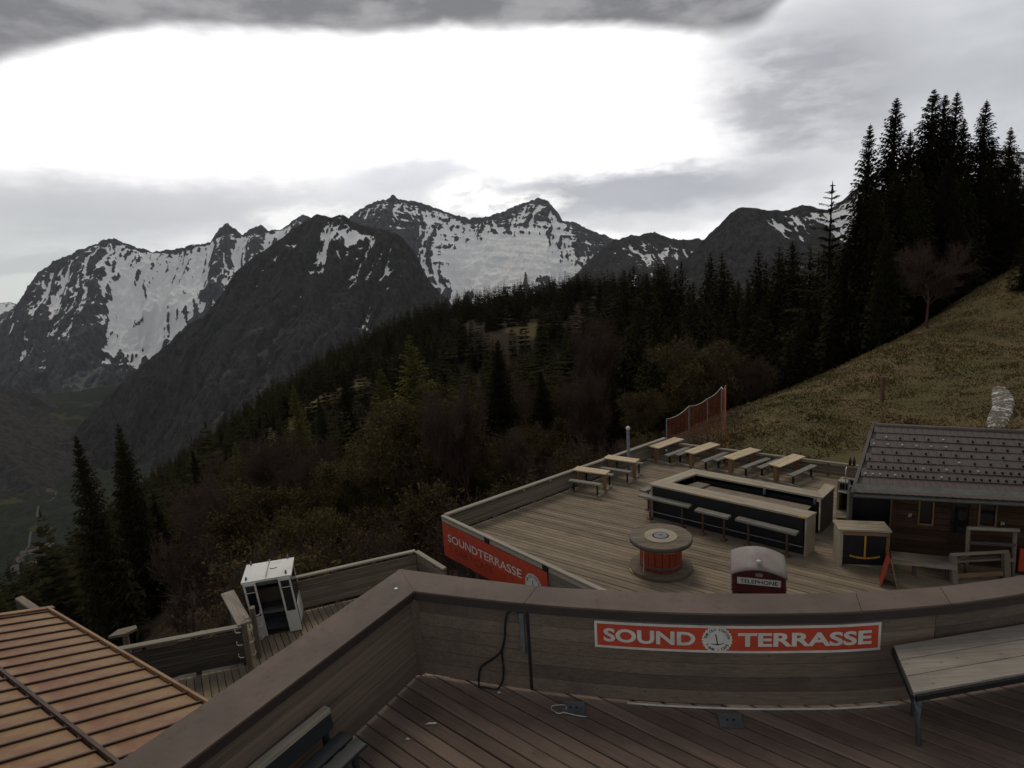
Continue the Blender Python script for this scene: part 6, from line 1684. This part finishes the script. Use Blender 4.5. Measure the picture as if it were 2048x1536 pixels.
mb = MB(); mb.tube([Vector((p.x, p.y, g_ - .3)), q], .055, 8); mb.build('post', 'steel_grey', t); mb = MB(); mb.lathe(q, [(.04, 0), (.075, .04), (.075, .10), (.03, .14)], 12); mb.build('lamp', 'sign_white', t)
def slope_hit(px, py):
    for d in np.arange(22, 80, .25):
        q = dep(px, py, d)
        if q.z < float(ground(q.x, q.y)): return q
    return dep(px, py, 40)
p = slope_hit(1764, 806); t = thing('slope_post', 'rusty wooden post with dark cap standing alone on the grass slope', 'post', p)
mb = MB(); mb.beam(p - ZUP * .2, p + ZUP * 1.35, .13, .13, up=Vector((1, 0, 0))); mb.build('post', 'rust_steel', t); mb = MB(); mb.beam(p + ZUP * 1.36 - Vector((.12, 0, 0)), p + ZUP * 1.30 + Vector((.22, 0, 0)), .18, .08); mb.build('cap', 'dark_wood_m', t)
# white tags on the long railing
for px, py in ((1049, 980), (1108, 963)):
    p = at(px, py, TZ + RH - .08); tg = thing('rail_tag', 'small white number tag on the long railing, %s' % ('nearer the terrace corner' if px < 1080 else 'nearer the first table'), 'tag', p, 'white tags on the long railing')
    rd = (B_ - A_).normalized(); s = (p - A_).dot(rd); q = A_ + rd * s + Vector((rd.y, -rd.x, 0)) * .03 + ZUP * (RH - .10)
    mb = MB(); mb.box(q, (.12, .012, .09), x=rd); mb.build('plate', 'sign_black', tg)
    f = lambda u, v, off, q=q: q + rd * u + ZUP * v + Vector((rd.y, -rd.x, 0)) * (.007 + off)
    V, Fs = fit_text('31' if px < 1080 else '30', -.045, .045, -.035, .035, .02); sheet('number', f, V, Fs, .002, 'sign_white', tg)
# pair of dark bottles on the back railing
for i, px in enumerate((1700, 1708)):
    p = at(px, 931, TZ + BRH); mb = MB(); mb.lathe(p + ZUP * .002, [(.045, 0), (.045, .17), (.016, .24), (.016, .31)], 12)
    tag(mb.build('bottle', 'dark_teal'), 'dark bottle on the back railing by the hut roof, %s one' % ('left' if i == 0 else 'right'), 'bottle', 'bottles on the back railing')

# ------------------------------------------------------------------ near deck furniture
def near_table():
    z = .72; a, c = at(1788, 1291, z), at(1828, 1386, z); d = ang(8.5); n = (a - c); Wd = n.length; n.normalize(); L = 2.0
    t = thing('trestle_table', 'pale weathered trestle table top against the parapet at the right edge', 'table', flat(c, 0))
    for k in range(3):
        f0, f1 = (k + .02) / 3, (k + .98) / 3; q0, q1 = c + n * Wd * (f0 + f1) / 2, None
        g0, g1 = c + n * Wd * f0, c + n * Wd * f1; pm = MB(); pm.hexa([p - ZUP * .04 for p in (g0, g0 + d * L, g1 + d * L, g1)], [g0, g0 + d * L, g1 + d * L, g1]); pm.build('top_plank', 'pale_wood_m', t)
    mb = MB(); mb.beam(c - n * .012 - ZUP * .045 + d * .02, c - n * .012 + d * L - ZUP * .045, .02, .05); mb.build('edge_iron', 'black_rubber', t)
    mb = MB(); mb.beam(c + d * .01 - ZUP * .05 - d * .02, c + n * Wd - d * .01 - ZUP * .05, .02, .06); mb.build('end_iron', 'black_rubber', t)
    foot = at(1838, 1490, 0); k = c + d * .10 + n * .10 - ZUP * .05
    mb = MB(); kn = foot + ZUP * .26 + Vector((-.02, .02, 0)); mb.tube([k, kn, foot + ZUP * .01], .022, 8); mb.build('leg', 'steel_grey', t)
    mb = MB(); k2 = c + d * .10 + n * (Wd - .08) - ZUP * .05; f2 = flat(k2, 0) + d * .12; mb.tube([k2, f2 + ZUP * .26, f2 + ZUP * .01], .022, 8); mb.build('leg', 'steel_grey', t)
    mb = MB(); mb.tube([k - ZUP * .22, k2 - ZUP * .22], .016, 6); mb.build('brace', 'steel_grey', t)
    for s in (c + d * (L - .2) + n * .1, c + d * (L - .2) + n * (Wd - .1)): mb = MB(); mb.tube([s - ZUP * .05, flat(s, .01)], .022, 8); mb.build('leg', 'steel_grey', t)
near_table()
def near_bench():
    z = .62; a, e = at(655, 1418, z), at(480, 1562, z); d = (e - a).normalized(); n = Vector((-d.y, d.x, 0)); n = n if n.x > 0 else -n        # n points away from the wall
    e = a + d * 1.5
    t = thing('deck_bench', 'dark bench with pale timber back rail beside the left parapet arm', 'bench', flat((a + e) / 2 + n * .2, 0))
    board('back_rail', a, e, .075, .05, 'rail_wood', t)
    board('back_board', a + n * .03 - ZUP * .10, e + n * .03 - ZUP * .10, .15, .025, 'dark_teal', t, up=(n + ZUP * .15))
    for k in range(2): board('seat_board', a + n * (.16 + k * .17) - ZUP * (.23 + .01 * k) - d * .04, e + n * (.16 + k * .17) - ZUP * (.23 + .01 * k), .15, .03, 'dark_teal', t)
    for f in (.04, .9):
        p = a.lerp(e, f); mb = MB(); mb.beam(flat(p, .01), p - ZUP * .02, .05, .04, up=d); mb.build('back_leg', 'dark_teal', t)
        mb = MB(); mb.beam(flat(p + n * .36, .01), flat(p + n * .34, z - .25), .05, .04, up=d); mb.build('front_leg', 'dark_teal', t)
        mb = MB(); mb.beam(flat(p, z - .27), flat(p + n * .36, z - .27), .04, .04); mb.build('seat_bearer', 'dark_teal', t)
near_bench()
# black cable on the parapet
zp = lambda x, y: (780 + x / 3.368, 1080 + y / 3.368)
pts = []
for x, y in ((868, 492), (850, 470), (815, 464), (785, 490), (770, 560), (765, 640), (742, 730), (690, 780), (620, 822), (588, 850), (576, 900), (572, 985), (592, 1015), (640, 1030), (700, 1012), (738, 940), (750, 860), (742, 750), (760, 660)):
    px, py = zp(x, y); s = s_of_px(px + (py - 1206) * -.04); pts.append(wall_pt(s, .03, max(.012, z_on_wall(px, py))))
mb = MB(); mb.tube([Vector(p) for p in resample(np.array([tuple(p) for p in pts]), 4)], .011, 6)
tag(mb.build('power_cable', 'black_rubber'), 'black cable looped down the inside of the parapet left of the sign', 'cable')
# steel plates let into the near deck
for i, (px, py, lab) in enumerate(((1147, 1416, 'grey steel floor plate at the parapet foot with a loose wire beside it'), (1461, 1441, 'grey steel floor plate below the badge of the red sign'))):
    p = at(px, py, .012); t = thing('floor_plate', lab, 'plate', p, 'steel plates on the near deck'); x = ang(-8)
    mb = MB(); mb.box(p, (.22, .18, .012), x=x); pl = mb.build('plate', 'steel_grey', t)
    for s in (-1, 1): mb = MB(); mb.lathe(p + x * .03 * s + ZUP * .006, [(.012, 0), (.012, .006), (.004, .01)], 8); mb.build('bolt', 'black_rubber', pl)
p = at(1118, 1420, .014); mb = MB(); mb.tube([p + Vector((.07 * math.cos(a) * (1 + .2 * math.sin(3 * a)), .06 * math.sin(a), .008 + .012 * math.sin(2 * a) ** 2)) for a in np.linspace(0, 5.2, 16)] + [p + Vector((.16, -.10, .01)), p + Vector((.26, -.13, .01))], .005, 5)
tag(mb.build('loose_wire', 'bright_metal'), 'curl of loose pale wire on the deck beside the floor plate', 'wire')
for px, py, lab in ((815, 1478, 'pale pebble lying on the dark deck boards near the corner'), (862, 1447, 'thin pale splinter on the dark deck boards'), (998, 1385, 'white scrap on the deck under the cable loop')):
    p = at(px, py, .008); mb = MB(); L_ = .02 if px != 862 else .06
    mb.add([p + Vector((x * L_, y * .011, z * .010)) for x, y, z in ((-1, -.6, 0), (.7, -1, 0), (1, .5, 0), (-.5, 1, 0), (-.5, -.3, 1), (.4, -.4, 1.1), (.5, .3, .9), (-.3, .5, 1))], [[3, 2, 1, 0], [4, 5, 6, 7], [0, 1, 5, 4], [1, 2, 6, 5], [2, 3, 7, 6], [3, 0, 4, 7]]); tag(mb.build('debris', 'sign_white'), lab, 'debris')

# ------------------------------------------------------------------ hamlet down in the valley
plain('house_wall', (.26, .25, .23), .9, .2, .3, spec=.1); plain('house_roof', (.13, .10, .09), .9, .2, .3, spec=.1); plain('road', (.10, .10, .095), .9, .2, .05, spec=.1)
def on_valley(px, py):
    lo = 900.
    for d in np.arange(900, 4500, 6.):
        q = dep(px, py, d)
        if q.z < float(valley_z(q.x, q.y)): return Vector((q.x, q.y, float(valley_z(q.x, q.y))))
    return dep(px, py, 2000)
def house(px, py, w, l, h, a, lab):
    c = on_valley(px, py); t = thing('house', lab, 'house', c, 'houses of the hamlet in the valley'); x = ang(a); y = Vector((-x.y, x.x, 0))
    mb = MB(); mb.box(c + ZUP * (h / 2 - 1), (l, w, h + 2), x=x); wl = mb.build('wall', 'house_wall', t)
    P = lambda i, j, z: c + x * i * (l / 2 + .8) + y * j * (w / 2 + .9) + ZUP * z
    mb = MB(); r = h + w * .34; vs = [P(-1, -1, h - .3), P(1, -1, h - .3), P(1, 1, h - .3), P(-1, 1, h - .3), P(-1, 0, r), P(1, 0, r)]
    mb.add(vs, [[0, 1, 5, 4], [2, 3, 4, 5], [1, 2, 5], [3, 0, 4], [3, 2, 1, 0]]); mb.build('roof', 'house_roof', t)
for i, (px, py, w, l, h, a, lab) in enumerate([(58, 1108, 14, 30, 7, 20, 'long pale house with dark roof in the middle of the valley hamlet'), (40, 1122, 10, 14, 6, -30, 'small house left of the long one in the valley hamlet'), (30, 1140, 12, 16, 7, 40, 'house at the lower end of the valley hamlet'),
        (92, 1096, 16, 34, 6, 35, 'large flat-looking building right of the valley hamlet'), (66, 1128, 9, 12, 6, 70, 'small house just below the long one in the valley hamlet'), (45, 1152, 10, 12, 6, 10, 'lowest house of the valley hamlet'),
        (100, 984, 12, 18, 7, 0, 'lone house beside the meadow farther up the valley'), (32, 972, 12, 16, 7, 60, 'small house at the left edge farther up the valley')]): house(px, py, w, l, h, a, lab)
rp = [on_valley(x, y) for x, y in ((52, 1100), (60, 1080), (66, 1050), (76, 1020), (84, 1008), (104, 1000), (112, 985))]
mb = MB(); rs = [Vector(p) for p in resample(np.array([tuple(p) for p in rp]), 6)]; vs, fs = [], []
for i, p in enumerate(rs):
    d = (rs[min(i + 1, len(rs) - 1)] - rs[max(i - 1, 0)]); n = Vector((-d.y, d.x, 0)).normalized() * 2.6; z = float(valley_z(p.x, p.y)) + 1.2; vs += [Vector((p.x + n.x, p.y + n.y, z)), Vector((p.x - n.x, p.y - n.y, z))]
mb.add(vs, [[2 * i, 2 * i + 1, 2 * i + 3, 2 * i + 2] for i in range(len(rs) - 1)]); tag(mb.build('valley_road', 'road'), kind='structure')

# ------------------------------------------------------------------ the air
def haze():
    m = bpy.data.materials.new('mountain_air'); m.use_nodes = True; t = m.node_tree; t.nodes.clear()
    o = t.nodes.new('ShaderNodeOutputMaterial'); v = t.nodes.new('ShaderNodeVolumePrincipled')
    v.inputs['Color'].default_value = (.86, .92, 1.0, 1); v.inputs['Density'].default_value = 1.4e-5; v.inputs['Anisotropy'].default_value = .2
    t.links.new(v.outputs[0], o.inputs['Volume']); MAT['mountain_air'] = m
    mb = MB(); mb.box((0, 3400, -500), (19600, 14000, 2400)); tag(mb.build('haze', 'mountain_air'), 'thin bluish mountain air', 'haze', kind='stuff')
haze()
